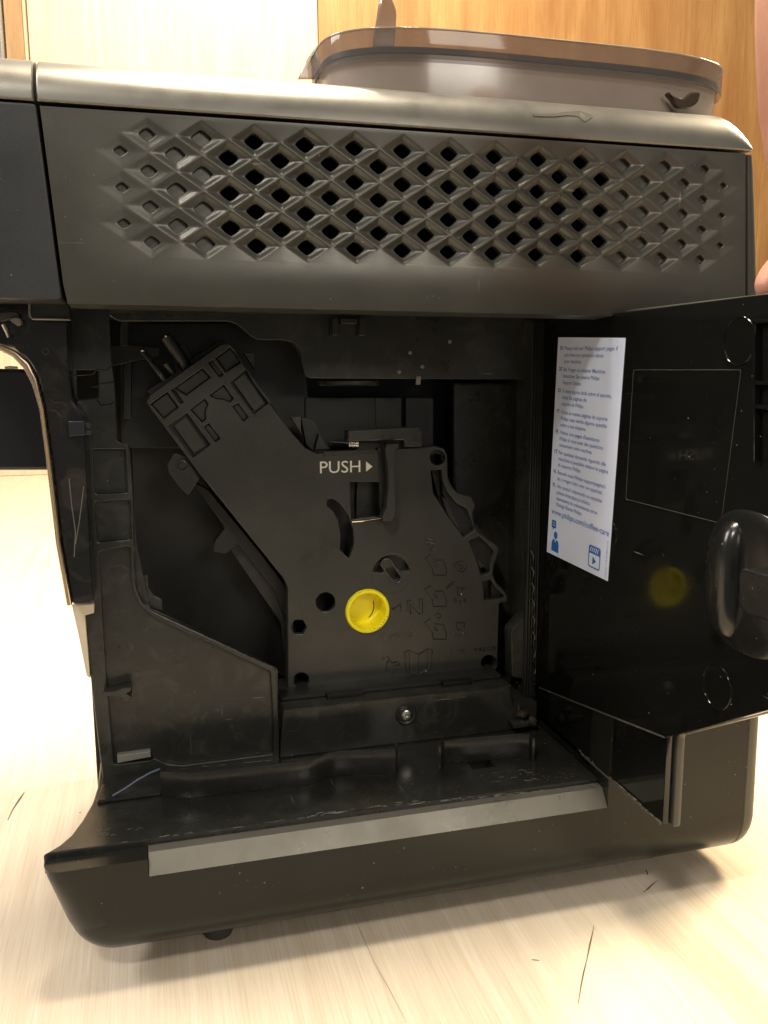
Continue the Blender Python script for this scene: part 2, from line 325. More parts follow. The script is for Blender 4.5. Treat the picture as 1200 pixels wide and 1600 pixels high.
# ---- upper side panel with the diamond grille
GX, GZ = 0.011887618, 0.007726012; gx0, gz0 = -0.0001, -0.0002 + ZS
def grille():
    vs, fs, key = [], [], {}
    def V(x, y, z):
        k = (round(x, 6), round(y, 6), round(z, 6))
        if k not in key: key[k] = len(vs); vs.append((x, y, z))
        return key[k]
    N = 8
    def diamond(cx, cz, hx, hz, y, rnd=0.0):
        c = [(cx+hx, cz), (cx, cz+hz), (cx-hx, cz), (cx, cz-hz)]; out = []
        for i in range(4):
            a, b = c[i], c[(i+1) % 4]
            for k in range(N):
                t = k/N; x, z = a[0]+(b[0]-a[0])*t, a[1]+(b[1]-a[1])*t
                if rnd:
                    # pull the corners in to round the diamond
                    dx, dz = (x-cx)/hx, (z-cz)/hz; L = (abs(dx)**1.28 + abs(dz)**1.28)**(1/1.28)
                    q = (1-rnd) + rnd / max(L, 1e-6) * 0.95; x, z = cx + (x-cx)*q, cz + (z-cz)*q
                out.append((x, y, z))
        return out
    outer_loops = []
    for i in range(27):
        for j in range(7):
            if (i + j) % 2 == 0: continue
            cx, cz = gx0 + i*GX, gz0 - j*GZ
            thr = 4 <= i <= 20
            s = {0: .62, 1: .78, 2: .97, 25: .72, 26: .5, 24: .85}.get(i, 1.0)
            if not thr and i > 20: s *= 0.93
            hs = 0.40*s
            dep = 0.0020 * (1.0 if thr else {0: .18, 1: .3, 2: .5, 3: .75, 21: .85, 22: .75, 23: .6, 24: .5, 25: .35, 26: .2}.get(i, 1))
            hz = hs*1.22; rings = []; T = 9
            for k in range(T+1):
                t = k/T; fr = t*t*(3-2*t)*0.8 + 0.2*t
                rings.append(diamond(cx, cz, GX*((1-t) + t*(hs+.035)), GZ*((1-t) + t*(hz+.035)), dep*fr, t**1.5))
            rings += [diamond(cx, cz, GX*(hs+.012), GZ*(hz+.012), dep + .00010, 1.0), diamond(cx, cz, GX*hs, GZ*hz, dep + .00035, 1.0)]
            wd = 0.0035 if thr else 0.0032*(.55 + .45*s)
            rings += [diamond(cx, cz, GX*hs*.97, GZ*hz*.97, dep + wd, 1.0)]
            for a, b in zip(rings, rings[1:]):
                ia, ib = [V(*p) for p in a], [V(*p) for p in b]
                for k in range(4*N):
                    l = (k+1) % (4*N); fs.append((ia[k], ia[l], ib[l], ib[k]))
            if not thr: fs.append(tuple(V(*p) for p in rings[-1]))
    me = bpy.data.meshes.new('upper_side_panel'); me.from_pydata(vs, [], fs)
    bm = bmesh.new(); bm.from_mesh(me); bmesh.ops.remove_doubles(bm, verts=bm.verts, dist=2e-6)
    be = [e for e in bm.edges if e.is_boundary and all(abs(v.co.y) < 1e-7 for v in e.verts)]
    zb = -0.0660 + ZS
    rect = [(-0.0275, zb), (-0.03245, 0.0085 + ZS), (0.3214, 0.0088 + ZS), (0.3268, zb)]
    rv = [bm.verts.new((x, 0, z)) for x, z in rect]; re_ = [bm.edges.new((rv[k], rv[(k+1) % 4])) for k in range(4)]
    bmesh.ops.triangle_fill(bm, use_beauty=True, edges=be + re_, normal=(0, -1, 0))
    # the lower band tips gently inwards, the edges return into the machine
    low = [bm.verts.new(c) for c in ((-0.0263, 0.0022, -0.0742 + ZS), (0.3275, 0.0022, -0.0775 + ZS))]
    bm.faces.new((rv[0], rv[3], low[1], low[0]))
    lowb = [bm.verts.new(c) for c in ((-0.0263, 0.022, -0.0750 + ZS), (0.3275, 0.022, -0.0783 + ZS))]
    bm.faces.new((low[0], low[1], lowb[1], lowb[0]))
    topb = [bm.verts.new((x, 0.012, z)) for x, z in (rect[1], rect[2])]
    bm.faces.new((rv[1], topb[0], topb[1], rv[2]))
    for a, b in ((rv[0], rv[1]), (rv[2], rv[3]), (rv[3], low[1]), (low[0], rv[0])):
        c = [bm.verts.new((v.co.x, 0.015, v.co.z)) for v in (b, a)]; bm.faces.new((a, b, c[0], c[1]))
    bmesh.ops.recalc_face_normals(bm, faces=bm.faces)
    bm.to_mesh(me); bm.free()
    return link('upper_side_panel', me, 'satin', cm, 50)
grille()
box('grille_shade_sheet', -0.025, 0.32, 0.026, 0.029, -0.072, 0.015, 'void', cm)  # black sheet painting the darkness seen through the grille holes
box('upper_chassis', -0.32, 0.330, 0.03, 0.235, -0.072, 0.020, 'black', cm, 0.002)

# ---- rounded top cover and front housing share one section
def section(x0, x1, mat, name, z_low=0.0105, right_round=False, R=0.0215, parent=cm, droop=0.0):
    prof = [(0.012, z_low), (0.0006, z_low), (0.0, z_low + 0.0008)]
    for k in range(1, 13):
        a = math.radians(90 * k / 12); prof.append((R*(1-math.cos(a))*1.15, z_low + 0.0008 + R*math.sin(a)))
    prof += [(0.06, z_low + R + 0.0016), (0.12, z_low + R + 0.002), (0.20, z_low + R + 0.001), (0.236, z_low + R - 0.008), (0.236, z_low - 0.01)]
    xs = [x0, x0 + 0.0006] + [x0 + (x1-x0)*k/12 for k in range(1, 12)]
    sec = [(x, 0 if i else 1, 1.0) for i, x in enumerate(xs)]
    if right_round:
        for k in range(0, 9):
            a = math.radians(90*k/8); sec.append((x1 - 0.015 + 0.015*math.sin(a), 0, 1 - (1-math.cos(a))*0.9))
    else: sec += [(x1 - 0.0006, 0, 1.0), (x1, 1, 1.0)]
    vs, fs = [], []
    for x, ins, sc in sec:
        for (y, z) in prof:
            zz = z_low + (z - z_low)*sc if z > z_low else z
            vs.append((x, y + 0.0004*ins*(y < .1), zz - 0.0003*ins*(z > z_low) + ZS))
    n = len(prof)
    for i in range(len(sec)-1):
        for k in range(n-1): fs.append((i*n+k, i*n+k+1, (i+1)*n+k+1, (i+1)*n+k))
    fs.append(tuple(range(n))); fs.append(tuple((len(sec)-1)*n + k for k in range(n)))
    return pydata(name, vs, fs, mat, parent, 30)
section(-0.0335, 0.3262, 'silver', 'top_cover', right_round=True)
section(-0.33, -0.0349, 'silver', 'front_cover')
slab('front_housing', fil([(-0.33, -0.0715+ZS), (-0.0285, -0.0728+ZS), (-0.0340, 0.0095+ZS), (-0.33, 0.0090+ZS)], 0.002), 0.0002, 0.03, 'front', cm, bev=0.0012)
# ---- rear cover and lower side panel
def rear_cover():
    zs = [(0.0085, 0.3230, 0.3275), (0.0, 0.3236, 0.3290), (-0.0650, 0.3290, 0.3365), (-0.20, 0.3350, 0.3425), (-0.300, 0.3389, 0.3470), (-0.355, 0.3389, 0.3478)]
    R = 0.0280; prof = [(-0.0116 + 0.012*max(0, min(1, (z+.12)/.05)), z, a, b) for z, a, b in zs]
    prof = [(0.0006 if z > -.07 else -0.0116, z, a, b) for z, a, b in zs]
    for k in range(0, 11):
        t = math.radians(9*k); prof.append((-0.0118 + R*(1-math.cos(t)), -0.3712 - R*math.sin(t), 0.3389, 0.3478 - 0.0035*k/10))
    prof += [(0.10, -0.3992, 0.3389, 0.3440), (0.232, -0.3992, 0.3389, 0.3440)]
    lev = [(0, 0.0007), (0.08, 0.0001), (0.3, 0.0), (0.5, 0.0002)] + [(0.5 + 0.5*math.sin(math.radians(15*k)), 0.0004 + 0.0035*(1-math.cos(math.radians(15*k)))) for k in range(1, 7)]
    c = Vector((0.15, -0.20)); vs, fs = [], []; n = len(prof)
    for q, ins in lev:
        for i, (y, z, a, b) in enumerate(prof):
            pa, pb = prof[max(i-1, 0)], prof[min(i+1, n-1)]; t = Vector((pb[0]-pa[0], pb[1]-pa[1])).normalized(); nn = Vector((-t.y, t.x)) * -1
            vs.append((a + (b-a)*q, y + abs(nn.x)*ins, z + abs(nn.y)*ins*(1 if z < -.3 else 0) + ZS))
    for j in range(len(lev)-1):
        for i in range(n-1): fs.append((j*n+i, j*n+i+1, (j+1)*n+i+1, (j+1)*n+i))
    L = (len(lev)-1)*n
    for row in (0, L): 
        b0 = len(vs); vs += [(vs[row+i][0], 0.232, vs[row+i][2]) for i in range(n)]
        for i in range(n-1): fs.append((row+i, row+i+1, b0+i+1, b0+i))
    return pydata('rear_cover', vs, fs, 'satin', cm, 35)
rear_cover()
# ---- base body
LEFTX = [(-0.012, -0.0538), (0.001, -0.0530), (0.0075, -0.0470), (0.016, -0.0420), (0.030, -0.0375), (0.048, -0.0335), (0.066, -0.0318), (0.235, -0.0315)]
def leftx(y):
    for (a, xa), (b, xb) in zip(LEFTX, LEFTX[1:]):
        if y <= b: return xa + (xb-xa)*(y-a)/(b-a)
    return LEFTX[-1][1]
def base_body():
    x0, x1, zb, Rb = -0.0538, 0.3380, -0.3992, 0.0280
    ztop = lambda x: -0.3412 if x < -0.0043 else -0.3500
    out = [(x0, -0.3412)]
    for k in range(1, 6): out.append((x0 + 0.0009*k, -0.3412 - 0.0055*k))
    cx, cz, rc = x0 + 0.0045 + 0.0290, -0.3702, 0.0290
    for k in range(1, 11):
        a = math.radians(180 + 9*k); out.append((cx + rc*math.cos(a), cz + rc*math.sin(a)))
    xs = sorted([cx + (x1-cx)*k/30 for k in range(1, 31)] + [-0.0044, -0.0042]); out += [(x, zb) for x in xs]
    def nrm(i):
        a = Vector(out[max(i-1, 0)]); b = Vector(out[min(i+1, len(out)-1)]); t = (b-a).normalized(); return Vector((t.y, -t.x))
    yf = -0.012; lev = []
    for k in range(0, 11):
        a = math.radians(9*k); lev.append((a, yf))
    ylev = [None]*11 + [0.03, 0.048, 0.066, 0.10, 0.235]
    vs, fs = [], []; n = len(out)
    for j, yy in enumerate(ylev):
        for i, (x, z) in enumerate(out):
            nn = nrm(i); wdn = max(0.0, min(1.0, (-z - 0.345)/0.035)); Rl = 0.010 + (Rb - 0.010)*wdn
            if j < 11:
                a = math.radians(9*j); ins = Rl*(1-math.sin(a)); y = yf + Rl*(1-math.cos(a))
            else: ins, y = 0, max(yy, yf + Rl)
            wl_ = max(0, 1 - (x - x0)/0.08)
            vx = x - nn.x*ins + (leftx(y) - x0)*wl_; vz = z - nn.y*ins if i else z
            if x > 0.30: vx = x
            vs.append((vx, y, min(vz, ztop(x)) + ZS))
    for j in range(len(ylev)-1):
        for i in range(n-1): fs.append((j*n+i, j*n+i+1, (j+1)*n+i+1, (j+1)*n+i))
    top = len(vs)
    for i in range(n): vs.append((vs[i][0], yf, ztop(out[i][0] if i > 5 else x0) + ZS))
    for i in range(n-1): fs.append((i, i+1, top+i+1, top+i))
    L = (len(ylev)-1)*n
    vs.append((x1, 0.235, -.35+ZS)); fs.append(tuple([L + i for i in range(n)] + [len(vs)-1]))
    # top of the rim left of the strip: follows the rounded corner
    row = [j*n for j in range(12)]; q = len(vs); vs += [(-0.0044, -0.0120, -0.3412+ZS), (-0.0044, 0.030, -0.3412+ZS)]
    fs.append(tuple(row[::-1]) + (q, q+1)); vs += [(-0.0043, -0.0120, -0.3501+ZS), (-0.0043, 0.030, -0.3501+ZS)]; fs.append((q, q+1, q+3, q+2))
    me = bpy.data.meshes.new('base_body'); me.from_pydata(vs, [], fs); bm = bmesh.new(); bm.from_mesh(me)
    bmesh.ops.remove_doubles(bm, verts=bm.verts, dist=1e-6); bmesh.ops.recalc_face_normals(bm, faces=bm.faces); bm.to_mesh(me); bm.free()
    return link('base_body', me, 'base', cm, 30)
base_body()
# strip: a chamfer bar
vs = []; xsl = [(-0.0040, 1.0), (0.10, 1.0), (0.20, 1.0), (0.2472, 1.0)]
for x, q in xsl:
    vs += [(x, -0.0122, -0.3502 + ZS), (x, -0.0122 + 0.0065, -0.3410 + ZS), (x, 0.004, -0.3410+ZS), (x, 0.004, -0.352+ZS)]
fs = []
for i in range(3):
    for k in range(4): a, b = i*4+k, i*4+(k+1) % 4; fs.append((a, b, b+4, a+4))
fs += [(0, 1, 2, 3), (12, 13, 14, 15)]
pydata('silver_strip', vs, fs, 'strip', cm, 20)
# right part of the lower side, one surface with the base
g = [(0.2474, -0.3500), (0.2474, -0.3340), (0.2500, -0.0790), (0.3282, -0.0790), (0.3380, -0.3120), (0.3380, -0.3500)]
pydata('lower_side_panel', [(x, -0.012, z + ZS) for x, z in g] + [(x, 0.010, z + ZS) for x, z in g], [tuple(range(6))] + [(i, i+1, i+7, i+6) for i in range(5)], 'base', cm, 30)
box('right_light_block', 0.2560, 0.3350, 0.012, 0.232, -0.36, -0.0720, 'black', cm)  # unseen inner block, added to keep light from leaking through
box('right_sill', 0.2480, 0.2560, 0.0, 0.232, -0.355, -0.3375, 'deep', cm, .0003)
box('body_back', -0.028, 0.335, 0.2325, 0.2345, -0.34, 0.02, 'black', cm)
# ---- tray floor of the base
yb = 0.235
left = [(-0.0535, 0.001), (-0.0470, 0.0075), (-0.0420, 0.016), (-0.0375, 0.030), (-0.0335, 0.048), (-0.0318, 0.066), (-0.0315, yb)]
nx0, ny0 = Z(739, 1201, -.338); nx1, ny1 = Z(770, 1193, -.338)
slab('tray_floor', [(0.2475, 0.0), (0.2475, yb)] + [(-0.0315, yb)] + left[::-1][1:], -0.338+ZS, -0.011, 'tray', cm, 'Z', holes=[[(nx0, ny0), (nx1, ny0), (nx1, ny0+0.011), (nx0, ny0+.011)]], bev=0.0009)
def wall_plan(name, px, zf, h, th, mat, parent, closed=False, z=-.338):
    """a thin upright wall standing on the tray, following a plan line"""
    pts = [Vector(Z(u, v, z)) for u, v in px]
    L, Rr = [], []
    for i, p in enumerate(pts):
        t = (pts[min(i+1, len(pts)-1)] - pts[max(i-1, 0)]).normalized(); n = Vector((-t.y, t.x)); L.append(tuple(p + n*th)); Rr.append(tuple(p))
    return slab(name, Rr + L[::-1], zf + ZS, h, mat, parent, 'Z', bev=0.0004)
wall_plan('tray_wall', [(252, 1246), (275, 1247), (300, 1247), (340, 1243), (400, 1236), (465, 1229), (482, 1227), (497, 1223), (515, 1215), (530, 1212), (570, 1210), (618, 1208), (621, 1206), (621, 1198)], -.338, 0.0150, 0.0016, 'tray', cm)
wall_plan('tray_wall', [(689, 1203), (690, 1198), (696, 1195), (735, 1191), (770, 1188), (812, 1184), (826, 1185), (831, 1191)], -.338, 0.0155, 0.0016, 'tray', cm)
slab('tray_step', fil([Z(*p, -.336) for p in [(160, 1225), (255, 1207), (256, 1238), (150, 1252)]], 0.003), -.3378+ZS, 0.0018, 'tray', cm, 'Z', bev=0.0006)
0 and slab('tray_wall_shelf', [(0.000, 0.047), (0.020, 0.0395), (0.078, 0.037), (0.095, 0.047), (0.132, 0.0445), (0.132, 0.0735), (-0.005, 0.0735)], -.3265+ZS, 0.0025, 'tray', cm, 'Z', bev=0.0005)
tubes('blue_scratch', [[(*Z(u, v, z), z + ZS + .0006) for u, v, z in [(176, 1245, -.3345), (195, 1234, -.332), (215, 1220, -.329), (235, 1209, -.326), (250, 1203, -.3235)]]], 0.0005, 'blue_wire', cm)

# ---- liner round the cavity: all of it in the plane y = YL
YL = 0.074
col_out = [(100, 476), (170, 476), (174, 560), (179, 600), (184, 691), (200, 694), (204, 712), (208, 780), (209, 850), (210, 895), (213, 918), (222, 941), (240, 956), (300, 984), (431, 1045), (435, 1120), (437, 1192), (300, 1212), (161, 1222), (130, 962), (146, 958), (144, 850), (136, 720), (132, 660), (118, 630), (110, 560)]
h_rec = [(154, 862), (203, 853), (205, 900), (210, 924), (222, 948), (240, 964), (300, 993), (423, 1050), (427, 1120), (428, 1178), (285, 1196), (262, 1194), (240, 1185), (236, 1188), (178, 1195), (166, 1060)]
yslab('column_liner', col_out, YL, 0.0045, 'black2', cm, 0.0015,
      [(h_rec, 0.002), ([(145, 702), (195, 702), (199, 770), (149, 772)], 0.001), ([(119, 578), (154, 578), (153, 622), (121, 625)], 0.0004), ([(148, 784), (203, 781), (205, 843), (152, 848)], 0.0015)], bev=0.0006)
yslab('column_back', [(112, 690), (202, 696), (214, 850), (235, 950), (434, 1046), (436, 1190), (166, 1218), (136, 960), (150, 955)], YL + 0.0035, 0.004, 'black2', cm, 0.001)
for (u, v) in ((185, 898), (192, 1017), (199, 1154)): ring_y('mould_ring', u, v, YL + 0.0035, 16, 'rib', cm, 0.00018)
yslab('latch_bracket', [(162, 1082), (180, 1080), (190, 1076), (205, 1074), (204, 1081), (197, 1084), (206, 1090), (196, 1098), (192, 1090), (164, 1088)], YL - 0.008, 0.0115, 'black2', cm, 0.0003, bev=0.0003)
yslab('label_plate', [(183, 1181), (235, 1174), (236, 1183), (184, 1193)], YL - 0.001, 0.005, 'greyprint', cm, 0.0003)
yslab('cavity_bracket', [(213, 900), (231, 899), (232, 918), (241, 931), (253, 937), (253, 955), (238, 950), (222, 934)], YL + 0.005, 0.004, 'black2', cm, 0.0004, bev=0.0004)
lines_y('parting_line', [[(108, 588), (146, 585), (150, 578), (168, 578), (174, 571)], [(153, 600), (178, 597)], [(143, 605), (153, 604)], [(152, 625), (158, 633), (172, 632), (178, 628)], [(106, 500), (110, 600)]], YL - 0.0002, 0.0003, 'dark_line', cm)
yslab('hinge_clip', [(106, 658), (132, 658), (133, 680), (108, 682)], 0.045 - 0.006, 0.01, 'navy', cm, 0.0005)
for q in ([(132, 660), (142, 662), (141, 668), (133, 667)], [(132, 674), (143, 674), (142, 680), (132, 679)]): yslab('hinge_clip_tooth', q, 0.045 - .004, .006, 'black', cm, 0.0003, bev=.0002)

# glossy front frame beside the dispenser and its champagne trim
YF = 0.045
yslab('front_frame', [(0, 470), (103, 470), (106, 560), (112, 625), (131, 652), (134, 720), (140, 850), (146, 944), (114, 946), (98, 850), (84, 730), (72, 640), (60, 590), (46, 566), (25, 545), (-40, 524), (-60, 470)], YF, 0.03, 'gloss2', cm, 0.002, bev=0.001)
tr_o = [(-30, 529), (2, 540), (24, 550), (44, 568), (56, 592), (68, 640), (80, 730), (94, 850), (112, 946)]
tr_i = [(104, 948), (87, 850), (73, 730), (61, 640), (50, 602), (37, 576), (20, 558), (0, 548), (-30, 538)]
yslab('trim_strip', tr_o + tr_i, YF - 0.004, 0.034, 'chrome', cm, 0, bev=0.0006)
lines_y('trim_groove', [[(-20, 535), (0, 542), (22, 553), (41, 572), (53, 596), (65, 640), (77, 730), (91, 850), (108, 944)]], YF - 0.0040, 0.0004, 'brown', cm)
lines_y('wear_line', [[(108, 748), (112, 790), (118, 830), (116, 870)], [(131, 760), (124, 815), (118, 850)]], YF - 0.0001, 0.00022, 'greyprint', cm)
yslab('cream_panel', [(112, 946), (147, 944), (147, 958), (133, 962), (141, 1060), (135, 1056), (124, 1000)], YL - 0.003, 0.004, 'cream', cm, 0.0004)
yslab('dispenser_spout', [(-90, 575), (66, 577), (76, 600), (84, 735), (-80, 736)], 0.10, 0.06, 'navy', cm, 0.002, bev=0.002)
tubes('spout_glint', [[(Y(u, v, .099)[0], 0.099, Y(u, v, .099)[1]) for u, v in [(8, 575), (16, 574), (28, 575)]]], 0.0008, 'steel', cm)  # bright sliver standing in for a highlight on the spout's top edge
# bits under the front housing
yslab('catch_tray', [(45, 472), (108, 472), (110, 499), (50, 499), (45, 494)], 0.030, 0.012, 'black', cm, 0.0008, bev=0.0006)
lines_y('catch_tray_edge', [[(46, 474), (47, 494), (51, 498), (109, 499)]], 0.0295, 0.0006, 'greyprint', cm)
yslab('lever_tip', [(14, 499), (24, 495), (33, 498), (34, 506), (28, 510), (20, 504)], 0.036, 0.006, 'greyprint', cm, 0.001)
yslab('lever_arm', [(0, 488), (26, 487), (29, 495), (12, 500), (0, 503)], 0.037, 0.006, 'satin', cm, 0.001)
tubes('lever_pin', [[(Y(u, v, .038)[0], 0.038, Y(u, v, .038)[1]) for u, v in [(5, 507), (11, 519), (14, 527)]]], 0.0010, 'steel', cm)
lines_y('grime_streak', [[(76, 622), (86, 630), (96, 628), (104, 634)], [(80, 640), (88, 642), (98, 652)]], YF, 0.0007, 'grime', cm)
ring_y('mould_ring', 71, 549, YF, 5, 'rib', cm, 0.0003)

# ---- cross member under the brew group
YC = 0.075
xl, xr = 0.0765, 0.2245
slab('cross_member', [(0.0735, -0.338+ZS), (0.2440, -0.338+ZS), (0.2440, -0.3205+ZS), (0.2265, -0.3205+ZS), (0.2245, -0.3070+ZS), (xl, -0.3070+ZS)], YC, 0.055, 'black2', cm, bev=0.0012)
slab('cross_member_lip', [(xl+.001, -0.3066+ZS), (xr-.001, -0.3066+ZS), (xr-.001, -0.3045+ZS), (xl+.001, -0.3045+ZS)], YC + 0.0135, 0.03, 'black', cm, bev=0.0004)
for (u0, u1) in ((510, 568), (690, 735)):
    xa, _ = Y(u0, 1085, YC+.012); xb, _ = Y(u1, 1085, YC+.012)
    slab('locating_notch', [(xa, -0.3068+ZS), (xb, -0.3068+ZS), (xb, -0.3040+ZS), (xa, -0.3040+ZS)], YC + 0.009, 0.006, 'deep', cm, bev=0.0004)
for (u, v, q) in ((457, 1130, 14), (599, 1115, 16), (676, 1105, 15), (780, 1097, 15)): ring_y('mould_ring', u, v, YC - 0.0001, q, 'rib', cm, 0.00015)
sx, sz = Y(634, 1116, YC)
lathe('screw_washer', (sx, YC - 0.0016, sz), [(0.0001, 0.0008), (0.0042, 0.0008), (0.0048, 0.0002), (0.0060, 0.0), (0.0066, 0.0006), (0.0068, 0.0018)], 'black', cm)
scr = lathe('screw', (sx, YC - 0.0030, sz), [(0.0001, 0.0012), (0.0009, 0.0012), (0.0010, 0.0002), (0.0022, 0.0), (0.0034, 0.0006), (0.0038, 0.0016), (0.0038, 0.0030)], 'steel', cm)
def blob(name, c, s, mat, parent, seed, n=3, label=None):
    bm = bmesh.new(); bmesh.ops.create_icosphere(bm, subdivisions=3, radius=1); rnd = random.Random(seed)
    from mathutils import noise as mn
    for v in bm.verts:
        k = 1 + 0.35*mn.noise(v.co*2.1 + Vector((seed, 0, 0))); v.co = Vector((v.co.x*s[0]*k + c[0], v.co.y*s[1]*k + c[1], v.co.z*s[2]*k + c[2]))
    me = bpy.data.meshes.new(name); bm.to_mesh(me); bm.free(); return link(name, me, mat, parent, 60, label=label)
gx, gz = Y(818, 1118, .070); blob('coffee_residue', (gx, .072, gz), (.0042, .003, .0028), 'grime', cm, 3)
gx, gz = Y(832, 1128, .070); blob('coffee_residue', (gx, .070, gz), (.0030, .003, .0034), 'grime', cm, 5)
yslab('corner_lug', [(802, 1132), (828, 1128), (827, 1135), (803, 1139)], 0.066, 0.009, 'black2', cm, .0004)

# ---- inside of the cavity
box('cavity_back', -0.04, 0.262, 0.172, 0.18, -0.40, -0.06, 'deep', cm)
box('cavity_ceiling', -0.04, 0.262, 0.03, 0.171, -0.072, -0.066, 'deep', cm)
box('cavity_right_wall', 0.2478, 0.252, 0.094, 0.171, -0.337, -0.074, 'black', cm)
box('cavity_right_pillar', 0.2400, 0.2475, 0.086, 0.110, -0.337, -0.074, 'black2', cm, 0.001)
for k in range(5): box('hinge_rib', 0.2385 + 0.0022*k*0.8, 0.2393 + 0.0022*k*0.8, 0.083, 0.0885, -0.335, -0.076, 'black', cm, 0.0003)
for k in range(11):
    v0 = 860 + 25*k
    lines_y('hinge_tooth', [[(829 + .4*k, v0), (834 + .3*k, v0 + 9), (833 + .3*k, v0 + 17)]], 0.0815, 0.0007, 'gloss', cm)
yslab('pillar_cap', [(799, 985), (822, 962), (832, 962), (834, 1062), (800, 1058)], 0.088, 0.012, 'black2', cm, .0015)
# pale upper liner plate with the wavy lower edge
yslab('upper_liner', [(140, 470), (900, 470), (900, 594), (812, 593), (484, 591), (476, 586), (471, 560), (468, 545), (458, 534), (440, 531), (402, 531), (390, 524), (376, 510), (360, 502), (185, 502)], 0.100, 0.010, 'black2', cm, 0.003, bev=0.0004)
yslab('upper_back_liner', [(188, 505), (470, 505), (478, 560), (486, 700), (300, 700), (190, 700)], 0.142, 0.006, 'black', cm, 0.003)
for (u, q) in ((520, 1), (562, 1)): yslab('guide_tab', [(u, 497), (u+9, 497), (u+9, 524), (u, 524)], 0.090, 0.010, 'black', cm, .0004)
yslab('guide_tab', [(531, 497), (560, 498), (558, 506), (533, 506)], 0.092, 0.008, 'black2', cm, .0004)
yslab('right_back_liner', [(709, 597), (900, 597), (900, 1070), (760, 1070), (735, 900), (708, 760)], 0.136, 0.008, 'black2', cm, 0.003, bev=0.002)
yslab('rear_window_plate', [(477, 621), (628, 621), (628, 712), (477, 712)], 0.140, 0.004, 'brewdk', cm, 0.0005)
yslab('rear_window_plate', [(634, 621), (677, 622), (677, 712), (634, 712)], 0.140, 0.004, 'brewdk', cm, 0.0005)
yslab('rear_lit_patch', [(586, 622), (627, 622), (627, 668), (588, 668)], 0.1392, 0.001, 'brew', cm, 0.0005, bev=.0002)  # paler sheet, painted as light falling on the rear plate
ex, ez = Y(550, 600, 0.118); 
lathe('drive_disc', (ex, 0.125, ez - 0.001), [(0.0001, 0.0), (0.019, 0.0), (0.0205, 0.0008), (0.0205, 0.0030), (0.0001, 0.0030)], 'brew', cm, 'Z')
for (u, v) in ((641, 551), (660, 573), (624, 581), (703, 534)):
    x, z = Y(u, v, .100); lathe('water_spot', (x, 0.0998, z), [(0.0001, 0), (0.0009, 0), (0.0012, 0.0002), (0.0012, .0004)], 'greyprint', cm, n=14)
yslab('water_streak', [(651, 588), (658, 588), (657, 601), (650, 601)], 0.0994, 0.001, 'greyprint', cm, .0003, bev=.0002)
# hoses and dark parts at the upper left of the cavity
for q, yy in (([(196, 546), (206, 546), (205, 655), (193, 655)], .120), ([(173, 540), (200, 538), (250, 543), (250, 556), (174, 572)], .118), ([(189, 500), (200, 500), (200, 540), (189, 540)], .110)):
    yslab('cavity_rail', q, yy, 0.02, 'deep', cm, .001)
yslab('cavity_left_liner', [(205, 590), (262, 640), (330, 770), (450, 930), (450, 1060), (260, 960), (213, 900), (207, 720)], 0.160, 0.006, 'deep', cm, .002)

# ---- worn edges: nicks and rubbed plastic along the sharp edges
def wear(name, pts, n, rad, parent, seed, spread=0.0006, ln=(0.001, 0.006)):
    rnd = random.Random(seed); pts = [Vector(p) for p in pts]; L = [(b-a).length for a, b in zip(pts, pts[1:])]; T = sum(L)
    def at(d_):
        for a, b, l in zip(pts, pts[1:], L):
            if d_ <= l: return a + (b-a)*(d_/l)
            d_ -= l
        return pts[-1]
    paths = []; n = int(n*.8)
    for i in range(n):
        d0 = rnd.random()**1.0*T; l = rnd.uniform(*ln); j = Vector((rnd.uniform(-1, 1), rnd.uniform(-1, 1), rnd.uniform(-.1, .1)))*spread
        paths.append([at(min(T, d0 + l*k/3)) + j*(1 + .3*rnd.random()) for k in range(4)])
    V, Fc = [], []
    for p in paths:
        if (p[0]-p[-1]).length < 1e-5: continue
        q = rad*rnd.uniform(.25, .7); vs, fs = tube_data(p, [q*.3, q, q, q*.3], 5); o = len(V); V += vs; Fc += [tuple(i + o for i in f_) for f_ in fs]
    return pydata(name, V, Fc, 'scuff', parent, 60, kind='stuff')
zt_ = -0.338 + ZS + 0.0001
wear('edge_wear', [(*Z(u, v, -.338), zt_) for u, v in [(70, 1332), (200, 1314), (350, 1296), (480, 1277), (600, 1260), (760, 1246), (905, 1229)]], 70, .00022, cm, 11, .0006)
wear('edge_wear', [(*Z(u, v, -.338), zt_) for u, v in [(480, 1275), (600, 1258), (700, 1250), (820, 1238)]], 40, .0003, cm, 12, .0012)
wear('edge_wear', [(*Z(u, v, -.338), zt_) for u, v in [(145, 1308), (170, 1298), (215, 1298)]], 26, .0002, cm, 13, .0035, (.001, .004))
wear('edge_wear', [(*Z(u, v, -.338), zt_) for u, v in [(750, 1222), (800, 1212), (880, 1215)]], 26, .00022, cm, 14, .006, (.001, .006))
wear('rim_wear', [(Y(u, v, YL)[0], YL - .0002, Y(u, v, YL)[1]) for u, v in [(238, 957), (300, 985), (360, 1012), (430, 1044)]], 36, .0003, cm, 15, .0003)
wear('rim_wear', [(Y(u, v, YL)[0], YL - .0002, Y(u, v, YL)[1]) for u, v in [(209, 850), (210, 895), (222, 940), (250, 960)]], 12, .0002, cm, 16, .0002)
wear('rim_wear', [(Y(u, v, YL)[0], YL - .0002, Y(u, v, YL)[1]) for u, v in [(245, 1190), (285, 1201), (430, 1187)]], 14, .0002, cm, 17, .0002)
